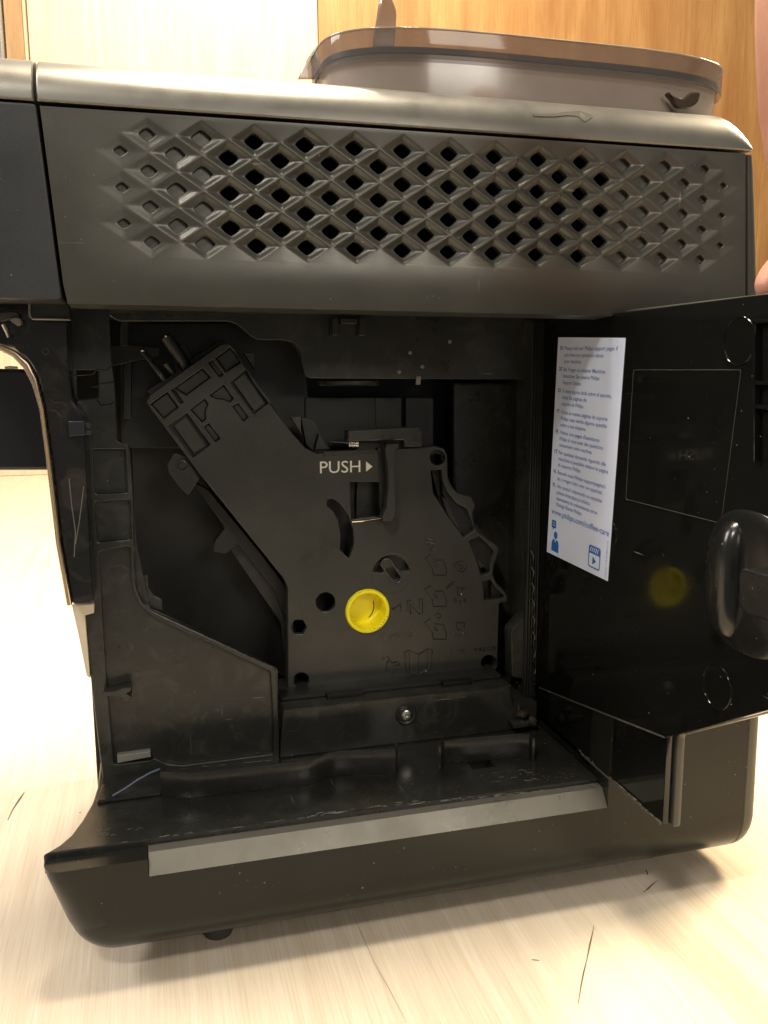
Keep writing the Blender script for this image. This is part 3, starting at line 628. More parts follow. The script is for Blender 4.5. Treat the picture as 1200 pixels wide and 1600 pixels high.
def crumbs(name, spots, n, seed, mat='grime'):
    rnd = random.Random(seed); bm = bmesh.new()
    for i in range(n):
        u, v, z, su, sv = rnd.choice(spots); x, y = Z(u + rnd.gauss(0, su), v + rnd.gauss(0, sv), z); q = rnd.uniform(.00018, .0006)
        g = bmesh.ops.create_icosphere(bm, subdivisions=1, radius=q)
        for w_ in g['verts']: w_.co = Vector((w_.co.x*rnd.uniform(.8, 1.4) + x, w_.co.y + y, w_.co.z*.7 + z + ZS + q*.5))
    me = bpy.data.meshes.new(name); bm.to_mesh(me); bm.free(); return link(name, me, mat, cm, 0, kind='stuff')
crumbs('coffee_crumbs', [(560, 1235, -.338, 90, 9), (820, 1205, -.338, 40, 8), (300, 1275, -.338, 60, 10), (870, 1215, -.338, 15, 6)], 130, 4)
crumbs('coffee_crumbs', [(620, 1090, -.3068, 90, 3), (780, 1072, -.3068, 15, 3)], 60, 9)
# ---- bean hopper of smoked plastic
def stadium(cx, cy, a, b, n=120, p=3.7):
    out = []
    for k in range(n):
        t = 2*math.pi*k/n; c, s = math.cos(t), math.sin(t)
        out.append((cx + a*math.copysign(abs(c)**(2/p), c), cy + b*math.copysign(abs(s)**(2/3.2), s)))
    return out
def loft(name, rings, mat, parent, cap=True, smooth=40):
    vs, fs = [], []; n = len(rings[0][0])
    for pl, z in rings: vs += [(x, y, z + ZS) for x, y in pl]
    for j in range(len(rings)-1):
        for i in range(n): a, b = j*n+i, j*n+(i+1) % n; fs.append((a, b, b+n, a+n))
    if cap: fs.append(tuple((len(rings)-1)*n + i for i in range(n)))
    return pydata(name, vs, fs, mat, parent, smooth)
hx, hy = 0.221, 0.070
loft('bean_container', [(stadium(hx, hy, .1140, .043), 0.026), (stadium(hx, hy, .1168, .045), 0.0530)], 'smoke2', cm, cap=True)
loft('lid_seal', [(stadium(hx, hy, .1165, .0448), 0.0530), (stadium(hx, hy, .1176, .0462), 0.0534), (stadium(hx, hy, .1176, .0462), 0.0560), (stadium(hx, hy, .1165, .0448), 0.0562)], 'deep', cm, cap=False)
loft('bean_container_lid', [(stadium(hx, hy, .1190, .0478), 0.0500), (stadium(hx, hy, .1193, .0482), 0.0510), (stadium(hx, hy, .1193, .0482), 0.0636), (stadium(hx, hy, .1180, .0468), 0.0648), (stadium(hx, hy, .1155, .0445), 0.0652)], 'smoke', cm, cap=True)
tubes('lid_rim', [[(x, y, 0.0640 + ZS) for x, y in stadium(hx, hy, .1194, .0483)]], 0.0005, 'rimpale', cm, 6, True)
yslab('lid_corner', [(466, 122), (480, 92), (497, 68), (503, 122)], 0.075, 0.003, 'smoke', cm, .0006)
slab('lid_grip', fil([(0.1300, .0640+ZS), (0.1420, .0640+ZS), (0.1435, .083+ZS), (0.1370, .097+ZS), (0.1335, .085+ZS)], .003), .055, .004, 'smoke', cm, bev=0.001)
hk = [Y(u, v, .0215) for u, v in [(1042, 142), (1055, 150), (1068, 155), (1080, 143), (1096, 143), (1092, 160), (1080, 168), (1058, 168)]]
slab('inner_hook', fil(hk, .002), .0215, .0035, 'hook', cm, bev=.001)
# stain on the top cover
def stain(px):
    R = 0.0215; zl = 0.0105 + 0.0008; top, bot = [], []
    def on(u, v):
        # walk along the view ray to the rounded cover
        q = ray(u, v); lo, hi = 0.40/q.y*1.0, 0.47/q.y
        for k in range(400):
            t = lo + (hi-lo)*k/400; p = CAM + q*t; yy = p.y; zz = p.z - ZS - zl
            if yy < 0: continue
            c = 1 - yy/(R*1.15)
            if c < 0 or (c >= 0 and zz <= R*math.sqrt(max(0, 1-c*c))): return p - q.normalized()*0.0005
        return p
    a = [on(u, v) for u, v in px]; vs = a; c = sum(a, Vector())/len(a)
    h = len(px)//2; fs = [(i, i+1, len(px)-2-i, len(px)-1-i) for i in range(h-1)]
    return pydata('dried_stain', vs, fs, 'stainm', cm, 60)
stain([(832, 177), (845, 178), (870, 177), (885, 174), (905, 173), (915, 176), (925, 179), (926, 183), (914, 190), (902, 181), (885, 180), (868, 182), (848, 182), (834, 181)])

# ---- feet
for u, v, yy in ((337, 1463, .028),):
    for (fx, fy) in ((0.030, 0.022), (0.300, 0.030), (0.030, 0.20), (0.300, 0.20)):
        lathe('foot', (fx, fy, 0.0), [(0.0001, 0.0), (0.0075, 0.0), (0.008, 0.001), (0.008, 0.0130), (0.0001, 0.013)], 'rubber', cm, 'Z', 28)

# ---- service door
door = bpy.data.objects.new('service_door', None); COL.objects.link(door); door.parent = cm
TH = 0.0045
dp_in = [(0.092, -0.0740), (-0.0045, -0.0755), (-0.120, -0.0752), (-0.215, -0.0752), (-0.215, -0.196), (-0.1352, -0.2434), (-0.0650, -0.2856), (0.0786, -0.3120), (0.092, -0.3140)]
slab('door_inner_panel', [(a, b + ZS) for a, b in dp_in], XD, TH, 'gloss', door, 'X', bev=0.0004)
slab('door_flange', [(a, b + ZS) for a, b in [(0.092, -0.3145), (0.0786, -0.3125), (-0.0640, -0.2860), (-0.0640, -0.3325), (0.092, -0.3325)]], XD + 0.0015, TH, 'gloss', door, 'X', bev=0.0005)
slab('door_outer_skin', fil([(a, b + ZS) for a, b in [(0.088, -0.0735), (-0.220, -0.0745), (-0.220, -0.1960), (-0.1400, -0.2410), (-0.0667, -0.2846), (-0.0667, -0.3338), (-0.045, -0.3325), (0.088, -0.3300)]], .0015), XD + 0.0062, 0.0040, 'satin', door, 'X', bev=0.0009)
def tx(name, paths, rad, mat, parent, closed=False): return tubes(name, [[(XD - 0.00002, a, b) for a, b in p] for p in paths], rad, mat, parent, 6, closed)
rec = [D(*p) for p in [(990, 578), (1158, 578), (1127, 818), (978, 780)]]
tx('recess_outline', [fil(rec, 0.001)], 0.00018, 'rib', door, True)
for (u, v) in ((1155, 533), (1120, 1073)):
    c = D(u, v); tx('mould_ring', [circ(c, 0.0100)], 0.00045, 'gloss', door, True)
c = D(953, 834); tx('mould_ring', [circ(c, 0.0072)], 0.00022, 'gloss', door, True)
tx('worn_edge', [[(0.078, -0.3119+ZS), (0.04, -0.3050+ZS), (0.0, -0.2976+ZS), (-0.064, -0.2857+ZS)]], 0.00055, 'rib', door)
tx('worn_edge', [[(0.02, -0.3320+ZS), (-0.02, -0.3322+ZS), (-0.064, -0.3322+ZS)]], 0.0006, 'rib', door)
wear('door_edge_wear', [(XD - .0003, 0.078, -0.3119+ZS), (XD - .0003, 0.0, -0.2976+ZS), (XD - .0003, -0.064, -0.2857+ZS)], 45, .00035, door, 21, .0003)
wear('door_edge_wear', [(XD + .001, 0.03, -0.3318+ZS), (XD + .001, -0.064, -0.3318+ZS)], 45, .0004, door, 22, .0005)
# ribs at the free edge near the frame
for k, v in enumerate((500, 595, 632)):
    a = D(1188, v); slab('door_rib', [(a[0], a[1]), (a[0]-.06, a[1]), (a[0]-.06, a[1]-.0016), (a[0], a[1]-.0016)], XD - 0.0035, 0.0036, 'gloss', door, 'X', bev=.0003)
a = D(1186, 500); b = D(1186, 720)
slab('door_rib', [(a[0], a[1]), (a[0]-.0016, a[1]), (b[0]-.0016, b[1]), (b[0], b[1])], XD - 0.0035, 0.0036, 'gloss', door, 'X', bev=.0003)
# latch housing: a moulded bulge with a hook
c = D(1150, 905)
def bulge(name, cy, cz, ry, rz, h, mat, n=40, m=10):
    vs, fs = [], []
    for j in range(m+1):
        t = j/m; s = math.cos(t*math.pi/2)**0.55 if j < m else 0.0; hh = h*math.sin(t*math.pi/2)
        for i in range(n):
            a = 2*math.pi*i/n; ca, sa = math.cos(a), math.sin(a)
            vs.append((XD - hh, cy + ry*s*math.copysign(abs(ca)**.8, ca), cz + rz*s*math.copysign(abs(sa)**.75, sa)))
    for j in range(m):
        for i in range(n): a, b = j*n+i, j*n+(i+1) % n; fs.append((a, b, b+n, a+n))
    return pydata(name, vs, fs, mat, door, 60)
bulge('latch_base', c[0] - 0.008, c[1], 0.0285, 0.0310, 0.004, 'latch')
cq = D(1149, 905); bulge('latch_housing', cq[0], cq[1], 0.0085, 0.0262, 0.0105, 'latch')
c2 = D(1200, 912); c2 = (c2[0] - 0.016, c2[1])
slab('latch_hook', fil([(c2[0]+.009, c2[1]+.0095), (c2[0]-.03, c2[1]+.011), (c2[0]-.03, c2[1]-.006), (c2[0]+.004, c2[1]-.008), (c2[0]+.008, c2[1]-.005)], .003), XD - 0.020, 0.012, 'latch', door, 'X', bev=.0012)
# sticker
S0, S1, S2, S3 = (Vector(D(873, 527)), Vector(D(978, 528)), Vector(D(950, 908)), Vector(D(855, 862)))
slab('sticker', [tuple(p) for p in (S0, S1, S2, S3)], XD - 0.0003, 0.00028, 'paper', door, 'X', bev=0.00003, label='white sticker with blue support text in eight languages')
def SP(s, t):                                  # sticker coordinates: s across, t down, both 0..1
    p = (S0*(1-s) + S1*s)*(1-t) + (S3*(1-s) + S2*s)*t; return Vector((XD - 0.00034, p.x, p.y))
RT = (SP(1, .5) - SP(0, .5)).normalized(); UP = (SP(.5, 0) - SP(.5, 1)).normalized(); SW = (SP(1, .5) - SP(0, .5)).length; SH = (SP(.5, 0)-SP(.5, 1)).length
blocks = [('EN', .055, ['Please visit our Philips support pages if', 'you have any questions about', 'your machine.'], [.84, .64, .30]),
          ('DE', .148, ['Bei Fragen zu unserer Maschine', 'besuchen Sie unsere Philips', 'Support Seiten.'], [.68, .60, .32]),
          ('ES', .243, ['Si tiene alguna duda sobre el aparato,', 'visite las páginas de', 'soporte de Philips.'], [.80, .42, .38]),
          ('PT', .338, ['Visite as nossas páginas de suporte', 'Philips caso tenha alguma questão', 'sobre a sua máquina.'], [.76, .76, .44]),
          ('FR', .430, ["Visitez nos pages d'assistance", 'Philips si vous avez des questions', 'concernant votre machine.'], [.66, .72, .56]),
          ('IT', .522, ['Per qualsiasi domanda riguardo alla', 'macchina è possibile visitare le pagine', 'di supporto Philips.'], [.78, .82, .40]),
          ('NL', .614, ["Bezoek onze Philips supportpagina's", 'als u vragen hebt over uw apparaat.'], [.80, .76]),
          ('PL', .678, ['Aby uzyskać odpowiedzi na wszystkie', 'pytania dotyczące produktu,', 'zapraszamy do odwiedzenia stron', 'Obsługi Klienta Philips.'], [.76, .58, .70, .46])]
it = []; itd = []
for code, t, lines, wds in blocks:
    itd.append((code, SP(.045, t), RT, UP, .0024, .0040))
    for k, (s, wd) in enumerate(zip(lines, wds)): it.append((s, SP(.12, t + .0285*k), RT, UP, .0023, wd*SW*.95))
link('sticker_small_print', text_mesh(it, 0, .016), 'blue2', door, 0); link('sticker_codes', text_mesh(itd, 0, .03), 'blue', door, 0)
link('sticker_web_address', text_mesh([('www.philips.com/coffee-care', SP(.05, .806), RT, UP, .0036, .92*SW)], 0, .012), 'blue', door, 0)
link('sticker_side_code', text_mesh([('4219.460.4127.1 07/2017', SP(.955, .83), -UP, RT, .0016, .022)], 0), 'blue2', door, 0)
def sshape(pts, s0, t0, k=1.0): return [tuple((SP(s0, t0) + RT*x*k + UP*y*k).yz) for x, y in pts]
def sicon(name, lps, holes=()): return slab(name, lps, XD - .00042, .0001, 'blue', door, 'X', holes, bev=.00001)
def arcp(cx, cy, rr, a0, a1, n=10): return [(cx + rr*math.cos(math.radians(a0 + (a1-a0)*k/n)), cy + rr*math.sin(math.radians(a0 + (a1-a0)*k/n))) for k in range(n+1)]
sicon('sticker_person_head', sshape(arcp(.0050, -.0030, .0024, 0, 330), .08, .88))
sicon('sticker_person_body', sshape([(0.0002, -.0135), (.0002, -.0085), (.0016, -.0060), (.0040, -.0058), (.0050, -.0085), (.0060, -.0058), (.0084, -.0060), (.0098, -.0085), (.0098, -.0135)], .08, .88))
sicon('sticker_speech_bubble', sshape(fil([(-.001, .0060), (.0048, .0060), (.0048, .0012), (.0020, .0012), (.0008, -.0006), (.0008, .0012), (-.001, .0012)], .0006), .08, .88),
      [sshape([(-.0001, .0048), (.0038, .0048), (.0038, .0042), (-.0001, .0042)], .08, .88), sshape([(-.0001, .0032), (.0038, .0032), (.0038, .0026), (-.0001, .0026)], .08, .88)])
o_ = fil([(0, .0065), (.0135, .0065), (.0135, -.0065), (0, -.0065)], .0020); i_ = fil([(.0008, .0018), (.0127, .0018), (.0127, -.0057), (.0008, -.0057)], .0012)
slots = [[(.0012 + q, .0028), (.0022 + q, .0028), (.0034 + q, .0056), (.0024 + q, .0056)] for q in (0, .0020, .0040, .0060, .0080)]
sicon('sticker_video_icon', sshape(o_, .70, .925), [sshape(i_, .70, .925)] + [sshape(s, .70, .925) for s in slots])
sicon('sticker_play_icon', sshape([(.0050, .0002), (.0050, -.0044), (.0090, -.0021)], .70, .925))

# ================================================================== BREW GROUP
bgp = thing('brew_group', 'black brew group with yellow round coupling and PUSH lever inside the machine', 'brew group')
YB = 0.105
PL = 0.0045
B_out = [(229, 629), (234, 617), (345, 538), (358, 536), (367, 546), (398, 598), (455, 675), (478, 701), (494, 709), (545, 706), (600, 703), (660, 700), (680, 697), (694, 701), (699, 712), (700, 746), (706, 761), (716, 771), (736, 776), (743, 789), (738, 804), (739, 817), (747, 832), (769, 847), (778, 854), (779, 863), (771, 884), (770, 897), (775, 910), (786, 921), (793, 932), (792, 940), (780, 943), (777, 1043), (769, 1054), (456, 1082), (450, 1074), (450, 918), (444, 905), (400, 850), (312, 740)]
zz3 = lambda pts: [(200 + a/4, 500 + b/4) for a, b in pts]
rec_list = [[(548, 238), (640, 170), (708, 264), (610, 326)], [(503, 265), (528, 250), (597, 340), (572, 358)], [(285, 430), (468, 300), (518, 357), (362, 472)],
            [(268, 436), (280, 428), (345, 512), (330, 524)], [(140, 525), (245, 450), (316, 545), (222, 618)],
            [(640, 390), (735, 310), (885, 512), (785, 588)], [(250, 662), (370, 580), (515, 778), (405, 860)],
            [(388, 560), (480, 492), (502, 522), (482, 570), (487, 620), (462, 640)], [(510, 470), (598, 403), (660, 490), (635, 514), (592, 494), (545, 492)],
            [(475, 668), (505, 645), (577, 738), (545, 764)], [(652, 538), (690, 518), (752, 605), (722, 636)]]
def arcpx(c, R, a0, a1, n=10): return [(c[0] + R*math.cos(math.radians(a0 + (a1-a0)*k/n)), c[1] - R*math.sin(math.radians(a0 + (a1-a0)*k/n))) for k in range(n+1)]
slot_curve = [(512, 781), (520, 779), (531, 787), (544, 804), (552, 828), (553, 850), (548, 866), (545, 873), (531, 858), (533, 838), (528, 812), (520, 798), (511, 790)]
gear1 = [(673, 735), (690, 734), (692, 752), (700, 770), (714, 787), (730, 794), (738, 815), (741, 829), (725, 840), (700, 807), (677, 770)]
gear2 = [(733, 846), (750, 838), (762, 850), (773, 862), (766, 882), (766, 895), (752, 900), (744, 872)]
gear3 = [(754, 909), (768, 906), (772, 916), (788, 931), (787, 935), (757, 938)]
def pc(u, v, rpx, n=28): return [(u + rpx*math.cos(2*math.pi*k/n), v + rpx*math.sin(2*math.pi*k/n)) for k in range(n)]
holes = [(zz3(q), 0.0005) for q in rec_list]
holes += [(pc(*q), 0) for q in ((684, 715, 12), (509, 941, 15), (471, 1063, 12), (764, 1036, 12))] + [(pc(467, 980, 12.5, 6), 0.0002)]
holes += [([(547, 753), (601, 753), (600, 806), (549, 812)], 0.0004), (slot_curve, 0), (gear1, 0.0008), (gear2, 0.0008), (gear3, .0005)]
cres = arcpx((612, 897), 29, 12, 172, 14) + arcpx((613, 901), 16, 160, 32, 8)
holes += [(cres, 0), (pc(574, 954.5, 31.5, 40), 0)]
pill = [(604 + 8*math.cos(a), 881 + 8*math.sin(a)) for a in [math.radians(150 + 18*k) for k in range(11)]] + [(619 + 8*math.cos(a), 902 + 8*math.sin(a)) for a in [math.radians(-20 + 18*k) for k in range(11)]]
holes += [(pill, 0)]
yslab('front_plate', B_out, YB, PL, 'brew', bgp, 0.0006, holes, bev=0.0005)
# floors behind the recesses; the near-black backing paints shade round their edges
yslab('head_shade_backing', zz3([(150, 525), (640, 180), (880, 512), (790, 580), (420, 850), (380, 850)]), YB + 0.0042, 0.010, 'deep', bgp, .001)
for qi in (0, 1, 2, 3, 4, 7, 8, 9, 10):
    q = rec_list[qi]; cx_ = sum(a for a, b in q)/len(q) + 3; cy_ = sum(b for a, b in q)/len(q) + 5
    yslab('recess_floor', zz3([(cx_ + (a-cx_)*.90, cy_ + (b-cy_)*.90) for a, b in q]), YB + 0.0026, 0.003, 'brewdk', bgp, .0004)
for q in ([(660, 386), (728, 332), (852, 514), (788, 566)], [(284, 658), (362, 606), (486, 786), (412, 832)]): yslab('raised_pad', zz3(q), YB + 0.0012, 0.003, 'brew', bgp, .0005)
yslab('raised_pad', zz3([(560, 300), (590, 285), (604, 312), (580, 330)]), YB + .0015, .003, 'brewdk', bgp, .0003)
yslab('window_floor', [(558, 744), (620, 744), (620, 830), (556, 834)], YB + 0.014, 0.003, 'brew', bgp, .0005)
yslab('slot_floor', [(500, 770), (545, 775), (556, 800), (556, 880), (540, 880), (500, 800)], YB + 0.0170, 0.004, 'deep', bgp, .001)
yslab('cup_disc', pc(609, 893, 30, 32), YB + 0.0062, 0.003, 'brewdk', bgp, 0)
# rear body blocks give the module its depth
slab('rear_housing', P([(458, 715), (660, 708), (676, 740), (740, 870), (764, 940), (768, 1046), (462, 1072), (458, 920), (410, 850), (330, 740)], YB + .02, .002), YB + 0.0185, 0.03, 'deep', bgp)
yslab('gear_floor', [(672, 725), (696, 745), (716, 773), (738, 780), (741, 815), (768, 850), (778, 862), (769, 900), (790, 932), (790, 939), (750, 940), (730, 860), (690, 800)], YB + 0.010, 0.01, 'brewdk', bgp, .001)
yslab('gear_tooth', [(690, 775), (712, 792), (728, 812), (730, 834), (722, 836), (700, 806)], YB + 0.005, 0.006, 'brew', bgp, .001)
yslab('gear_tooth', [(742, 850), (758, 852), (766, 866), (762, 884), (750, 888), (744, 870)], YB + 0.005, 0.006, 'brew', bgp, .001)
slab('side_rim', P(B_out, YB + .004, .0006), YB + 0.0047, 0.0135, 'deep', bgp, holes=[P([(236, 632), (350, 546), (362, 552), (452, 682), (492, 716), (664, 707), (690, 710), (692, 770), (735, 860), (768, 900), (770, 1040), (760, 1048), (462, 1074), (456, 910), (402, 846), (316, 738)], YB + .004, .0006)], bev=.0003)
# curved wall inside the slot
# square outlines etc.
ring_y('cup_outline', 612, 896, YB - 0.0001, 31, 'rib', bgp, 0.00018)
px_, pz_ = Y(611, 891, YB)
tubes('cup_lip', [[(Y(u, v, YB)[0], YB - 0.0003, Y(u, v, YB)[1]) for u, v in pill]], 0.0006, 'rib', bgp, 8, True)
# yellow coupling
cx, cz = Y(574, 954.5, YB); Rr = (Y(608.5, 955, YB)[0] - Y(539.5, 955, YB)[0])/2
lathe('coupling_ring', (cx, YB, cz), [(Rr*.98, 0.012), (Rr, 0.0), (Rr*.985, -0.0016), (Rr*.95, -0.0022), (Rr*.84, -0.0022), (Rr*.80, -0.0016), (Rr*.79, 0.0), (Rr*.76, 0.0110), (Rr*.70, 0.0118), (0.0001, 0.0118)], 'yellow', bgp, n=56, label='yellow round coupling cup')
for k in range(9):
    a = random.uniform(-1.3, -0.2); q = Rr*random.uniform(.83, .93)
    blob('coffee_speck', (cx + q*math.cos(a), YB - .0022, cz + q*math.sin(a)), (.0003, .00015, .0003), 'grime', bgp, k)
tubes('dirt_line', [[(cx + Rr*.5*math.cos(a), YB + .0115, cz + Rr*.62*math.sin(a)) for a in [math.radians(-60 + 10*k) for k in range(9)]]], .0003, 'grime', bgp)
# PUSH lever
yslab('push_lever', [(604, 694), (623, 694), (623, 699), (617, 702), (618, 806), (613, 814), (599, 814), (598, 806), (604, 794), (607, 762), (606, 726), (602, 704)], YB - 0.010, 0.009, 'brew', bgp, .0005, bev=.0006)
yslab('lever_web', [(590, 700), (606, 697), (610, 750), (607, 808), (596, 812), (594, 800)], YB - 0.0005, 0.016, 'deep', bgp, .0005)
yslab('lever_bracket', [(544, 673), (655, 667), (660, 676), (660, 698), (632, 698), (631, 688), (544, 689)], YB - 0.004, 0.012, 'brew', bgp, .0006, bev=.0008)
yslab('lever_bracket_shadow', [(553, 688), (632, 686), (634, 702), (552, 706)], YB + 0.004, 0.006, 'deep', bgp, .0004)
yslab('top_flange', [(505, 706), (590, 703), (590, 711), (508, 714)], YB - 0.0008, 0.002, 'brewdk', bgp, .0003, bev=.0003)
coil = []
for k in range(6*14 + 1):
    t = k/14; a = t*2*math.pi; x0_, z0_ = Y(545 + 2.6*t, 694, YB - .001); coil.append((x0_, YB + .002 + .0030*math.cos(a), z0_ + .0028*math.sin(a)))
tubes('spring', [coil], .00042, 'steel', bgp, 6)
for k in range(1): tubes('spring_arm', [[(Y(u, v, YB-.001)[0], YB - .001, Y(u, v, YB-.001)[1]) for u, v in [(516, 690), (530, 691), (546, 692)]]], .0004, 'black2', bgp, 6)
tubes('wire_clip', [[(Y(u, v, YB-.0004)[0], YB - .0006, Y(u, v, YB-.0004)[1]) for u, v in [(550, 815), (565, 814), (580, 812), (598, 809)]]], .0006, 'steel', bgp, 6)
yslab('side_lug', [(453, 651), (471, 651), (471, 678)], YB + .004, .004, 'brew', bgp, .0002, bev=.0003)
yslab('side_lug', [(492, 703), (498, 678), (516, 702)], YB + .006, .004, 'brew', bgp, .0002, bev=.0003)
yslab('side_lug', [(470, 652), (488, 654), (496, 664), (515, 700), (490, 706), (478, 694)], YB + .010, .006, 'deep', bgp, .001)
yslab('side_lug', [(380, 551), (398, 551), (398, 578)], YB + .005, .004, 'brew', bgp, .0002, bev=.0003)
# pins and bracket at the head of the arm
def rod(name, a, b, y0, y1, rad, mat, parent=bgp):
    p, q = Y(*a, y0), Y(*b, y1); A, Bv = Vector((p[0], y0, p[1])), Vector((q[0], y1, q[1])); dv = (Bv - A)
    return tubes(name, [[A, A + dv*.03, A + dv*.97, Bv]], [rad*.6, rad, rad, rad*.95], mat, parent, 16)
rod('locating_pin', (222, 547), (258, 594), YB + .004, YB + .006, .0016, 'black2')
rod('locating_pin', (258, 524), (292, 575), YB + .006, YB + .008, .0036, 'black')
rod('locating_pin', (257, 567), (272, 584), YB + .004, YB + .006, .0016, 'brew')
for (u, v) in ((222.5, 547.5), (259, 525)):
    x, z = Y(u, v, YB+.002); blob('pin_tip', (x, YB + .002, z), (.0010, .0010, .0007), 'steel', bgp, 2)
yslab('head_shroud', [(262, 590), (300, 520 + 40), (345, 530), (352, 535), (236, 618), (228, 610)], YB + .008, .012, 'deep', bgp, .001)
yslab('pin_bracket', [(270, 545), (288, 535), (300, 556), (290, 590), (272, 590)], YB + .010, .010, 'deep', bgp, .001)
# bracket with a screw on the lower left side of the arm, and the dark arm behind
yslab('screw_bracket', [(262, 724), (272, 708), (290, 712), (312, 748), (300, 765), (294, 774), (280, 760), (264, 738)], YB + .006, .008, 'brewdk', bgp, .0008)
sx2, sz2 = Y(285, 727, YB + .006)
lathe('bracket_screw', (sx2, YB + .0045, sz2), [(.0001, .0006), (.0020, .0006), (.0026, 0), (.0034, .0002), (.0036, .0016)], 'brewdk', bgp, label='screw in the side bracket')
ring_y('screw_ring', 285, 727, YB + .0044, 8.5, 'rib', bgp, .0002)
yslab('rear_arm', [(300, 752), (325, 765), (404, 860), (448, 918), (450, 985), (430, 925), (372, 850), (352, 866), (333, 862), (336, 845), (352, 825)], YB + .020, .010, 'deep', bgp, .001)
yslab('rear_arm', [(352, 848), (372, 824), (446, 915), (449, 1045), (440, 975)], YB + .028, .006, 'black2', bgp, .001)
# lettering
def ytext(name, s, u, v, y, hpx, u2, mat, parent, v2=None):
    a = Y(u, v, y); b = Y(u2, v if v2 is None else v2, y); t = Y(u, v - hpx, y)
    A = Vector((a[0], y, a[1])); rt = Vector((b[0]-a[0], 0, b[1]-a[1])); W = rt.length; rt.normalize(); up = Vector((-rt.z, 0, rt.x))
    return link(name, text_mesh([(s, A, rt, up, abs(t[1]-a[1]), W)], 0.00015), mat, parent, 0)
ytext('push_lettering', 'PUSH', 500, 739.5, YB, 19.5, 563, 'print', bgp, 737.5)
yslab('push_arrow', [(572, 721), (582, 729), (572, 737)], YB - .0002, .00018, 'print', bgp, .0001, bev=.00002)
def emb(name, s, u, v, hpx, u2, v2=None, rad=.00022):
    me0 = None
    a = Y(u, v, YB); b = Y(u2, v if v2 is None else v2, YB); t = Y(u, v-hpx, YB)
    A = Vector((a[0], YB, a[1])); rt = Vector((b[0]-a[0], 0, b[1]-a[1])); W = rt.length; rt.normalize(); up = Vector((-rt.z, 0, rt.x))
    me = text_mesh([(s, A, rt, up, abs(t[1]-a[1]), W)], 0.0)
    bm = bmesh.new(); bm.from_mesh(me); bmesh.ops.remove_doubles(bm, verts=bm.verts, dist=1e-6)
    g = bmesh.ops.extrude_face_region(bm, geom=bm.faces[:]); 
    for v_ in [q for q in g['geom'] if isinstance(q, bmesh.types.BMVert)]: v_.co.y -= 0.0004
    bmesh.ops.recalc_face_normals(bm, faces=bm.faces); bm.to_mesh(me); bm.free(); return link(name, me, 'dark_line', bgp, 20)
def emb_outline(name, pxs, rad=.00022, closed=False, mat='dark_line'):
    for p in pxs:
        o = lines_y(name, [p], YB - .00005, rad*1.1, mat, bgp, closed)  # dark line: shaded side of the relief put in as colour
        e = lines_y(name, [[(u - .8, v - .9) for u, v in p]], YB - .00008, rad*1.25, 'rib', bgp, closed)  # paler line beside it: lit edge of the relief put in as colour
# N drawn as an outline
emb_outline('embossed_letter', [[(637, 960), (637, 938), (642, 938), (656, 953), (655, 936), (660, 936), (660, 958), (655, 959), (641, 944), (642, 960)]], .00028, True)
emb_outline('embossed_arrow', [[(613, 952), (626, 944), (626, 956)]], .00028, True)
emb('embossed_word', 'Optional', 594, 1000, 10, 650, 994)
emb('embossed_code', 'PLAYE   Y42CS', 692, 1023, 6, 774, 1015)
z5 = lambda pts, dy=0: [(580 + a/5.4545, 800 + (b + dy)/5.4545) for a, b in pts]
hs_ = [(460, 395), (505, 362), (545, 410), (615, 410), (640, 480), (640, 540), (530, 540), (520, 480)]
emb_outline('embossed_icon', [z5(hs_), z5(hs_, 265), z5(hs_, 545)], .00022, True)
emb_outline('embossed_icon', [z5([(540, 430), (560, 450), (558, 468), (545, 462)], q) for q in (0, 265, 545)], .00028, True)
emb_outline('embossed_icon', [z5(pc(765, 465, 45, 20)), z5(pc(765, 465, 20, 12)), z5([(725, 645), (800, 645), (775, 655), (772, 710), (740, 710), (738, 655)]), z5([(725, 945), (800, 945), (790, 1005), (735, 1005)]), z5([(640, 660), (715, 595), (700, 590), (640, 645)]), z5(pc(573, 885, 20, 16))], .0002, True)
emb_outline('embossed_icon', [z5([(692, 455), (715, 440)]), z5([(455, 235), (480, 225), (510, 240), (540, 235)]), z5([(460, 270), (500, 260), (545, 275)]), z5([(480, 235), (490, 290)]), z5([(515, 235), (520, 300), (560, 335)]), z5([(540, 250), (510, 330)]), z5([(573, 905), (570, 940), (600, 950)])], .0002)
emb_outline('embossed_icon', [z5(pc(715 + 40*i, 750 + 12*(i % 2) + q, 12, 10)) for i in range(3) for q in (0, 12, 295)], .00015, True)
emb_outline('embossed_book', [z5([(285, 1195), (325, 1180), (405, 1215), (485, 1168), (522, 1175), (500, 1340), (405, 1395), (300, 1360)])], .0003, True)
emb_outline('embossed_book', [z5([(405, 1215), (403, 1395)]), z5([(325, 1185), (325, 1365)]), z5([(480, 1175), (480, 1345)])], .0002)
emb_outline('embossed_question_mark', [z5([(105, 1265), (108, 1240), (130, 1228), (155, 1240), (155, 1262), (135, 1285), (132, 1305)]), z5([(128, 1325), (134, 1335)]), z5([(165, 1280), (200, 1285), (220, 1275), (245, 1295), (225, 1308), (190, 1298)])], .0003)

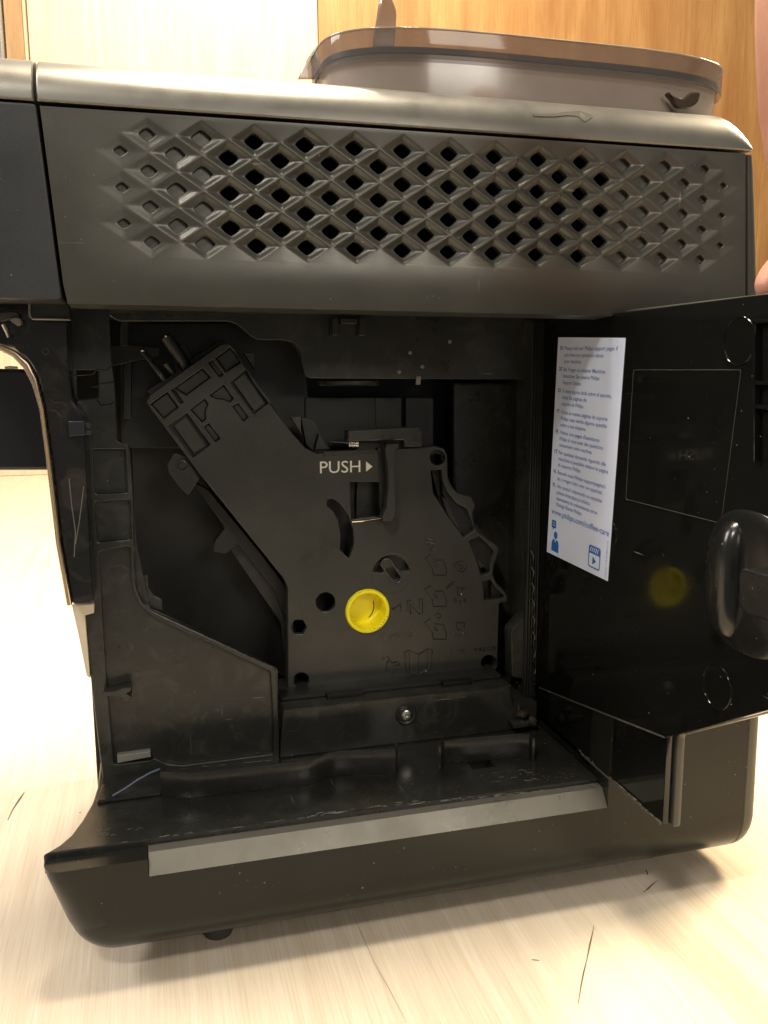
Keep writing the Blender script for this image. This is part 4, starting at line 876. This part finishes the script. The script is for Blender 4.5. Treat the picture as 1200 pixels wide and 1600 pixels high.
# ================================================================== PERSON'S HAND holding the door
def skinned(name, nodes, edges, mat, parent=None, sub=2):
    me = bpy.data.meshes.new(name); me.from_pydata([n[0] for n in nodes], edges, []); o = bpy.data.objects.new('tmp', me); COL.objects.link(o)
    md = o.modifiers.new('s', 'SKIN'); md.use_smooth_shade = True
    for i, n in enumerate(nodes):
        sv = me.skin_vertices[0].data[i]; rr = n[1]; sv.radius = rr if isinstance(rr, tuple) else (rr, rr); sv.use_root = (i == 0)
    o.modifiers.new('d', 'SUBSURF').levels = sub
    dg = bpy.context.evaluated_depsgraph_get(); dg.update(); m2 = bpy.data.meshes.new_from_object(o.evaluated_get(dg)); bpy.data.objects.remove(o)
    return link(name, m2, mat, parent, 180)
def Hp(u, v, y): p = hit(u, v, 1, y); return tuple(p)
# forearm comes down beside the frame, the hand curls over the top edge of the door
nodes = [(Hp(1310, -260, -.150), .024), (Hp(1292, 0, -.150), .0250), (Hp(1290, 120, -.150), .0235), (Hp(1335, 260, -.148), (.026, .017)), (Hp(1390, 380, -.145), (.030, .015))]
edges = [(0, 1), (1, 2), (2, 3), (3, 4)]
fing = [[(1330, 330, -.118), (1268, 385, -.105), (1214, 430, -.102), (1190, 468, -.102)], [(1400, 400, -.125), (1350, 440, -.118), (1310, 470, -.117), (1290, 500, -.118)],
        [(1440, 430, -.135), (1410, 465, -.135), (1380, 490, -.135), (1365, 520, -.135)], [(1480, 440, -.148), (1460, 480, -.150), (1440, 505, -.150), (1428, 528, -.150)]]
rads = [.0100, .0088, .0082, .0066]
for k, fg in enumerate(fing):
    prev = 4 if k else 3; sc = (1, 1.02, .97, .84)[k]
    for (u, v, y), rr in zip(fg, rads):
        nodes.append((Hp(u, v, y), rr*sc)); edges.append((prev, len(nodes)-1)); prev = len(nodes)-1
prev = 3
for (u, v, y), rr in zip([(1350, 330, -.172), (1345, 420, -.180), (1330, 490, -.178)], (.012, .0100, .008)):
    nodes.append((Hp(u, v, y), rr)); edges.append((prev, len(nodes)-1)); prev = len(nodes)-1
hand = skinned('person', nodes, edges, 'skin')
hand['label'] = 'bare hand at the right edge gripping the top of the open door'; hand['category'] = 'person'
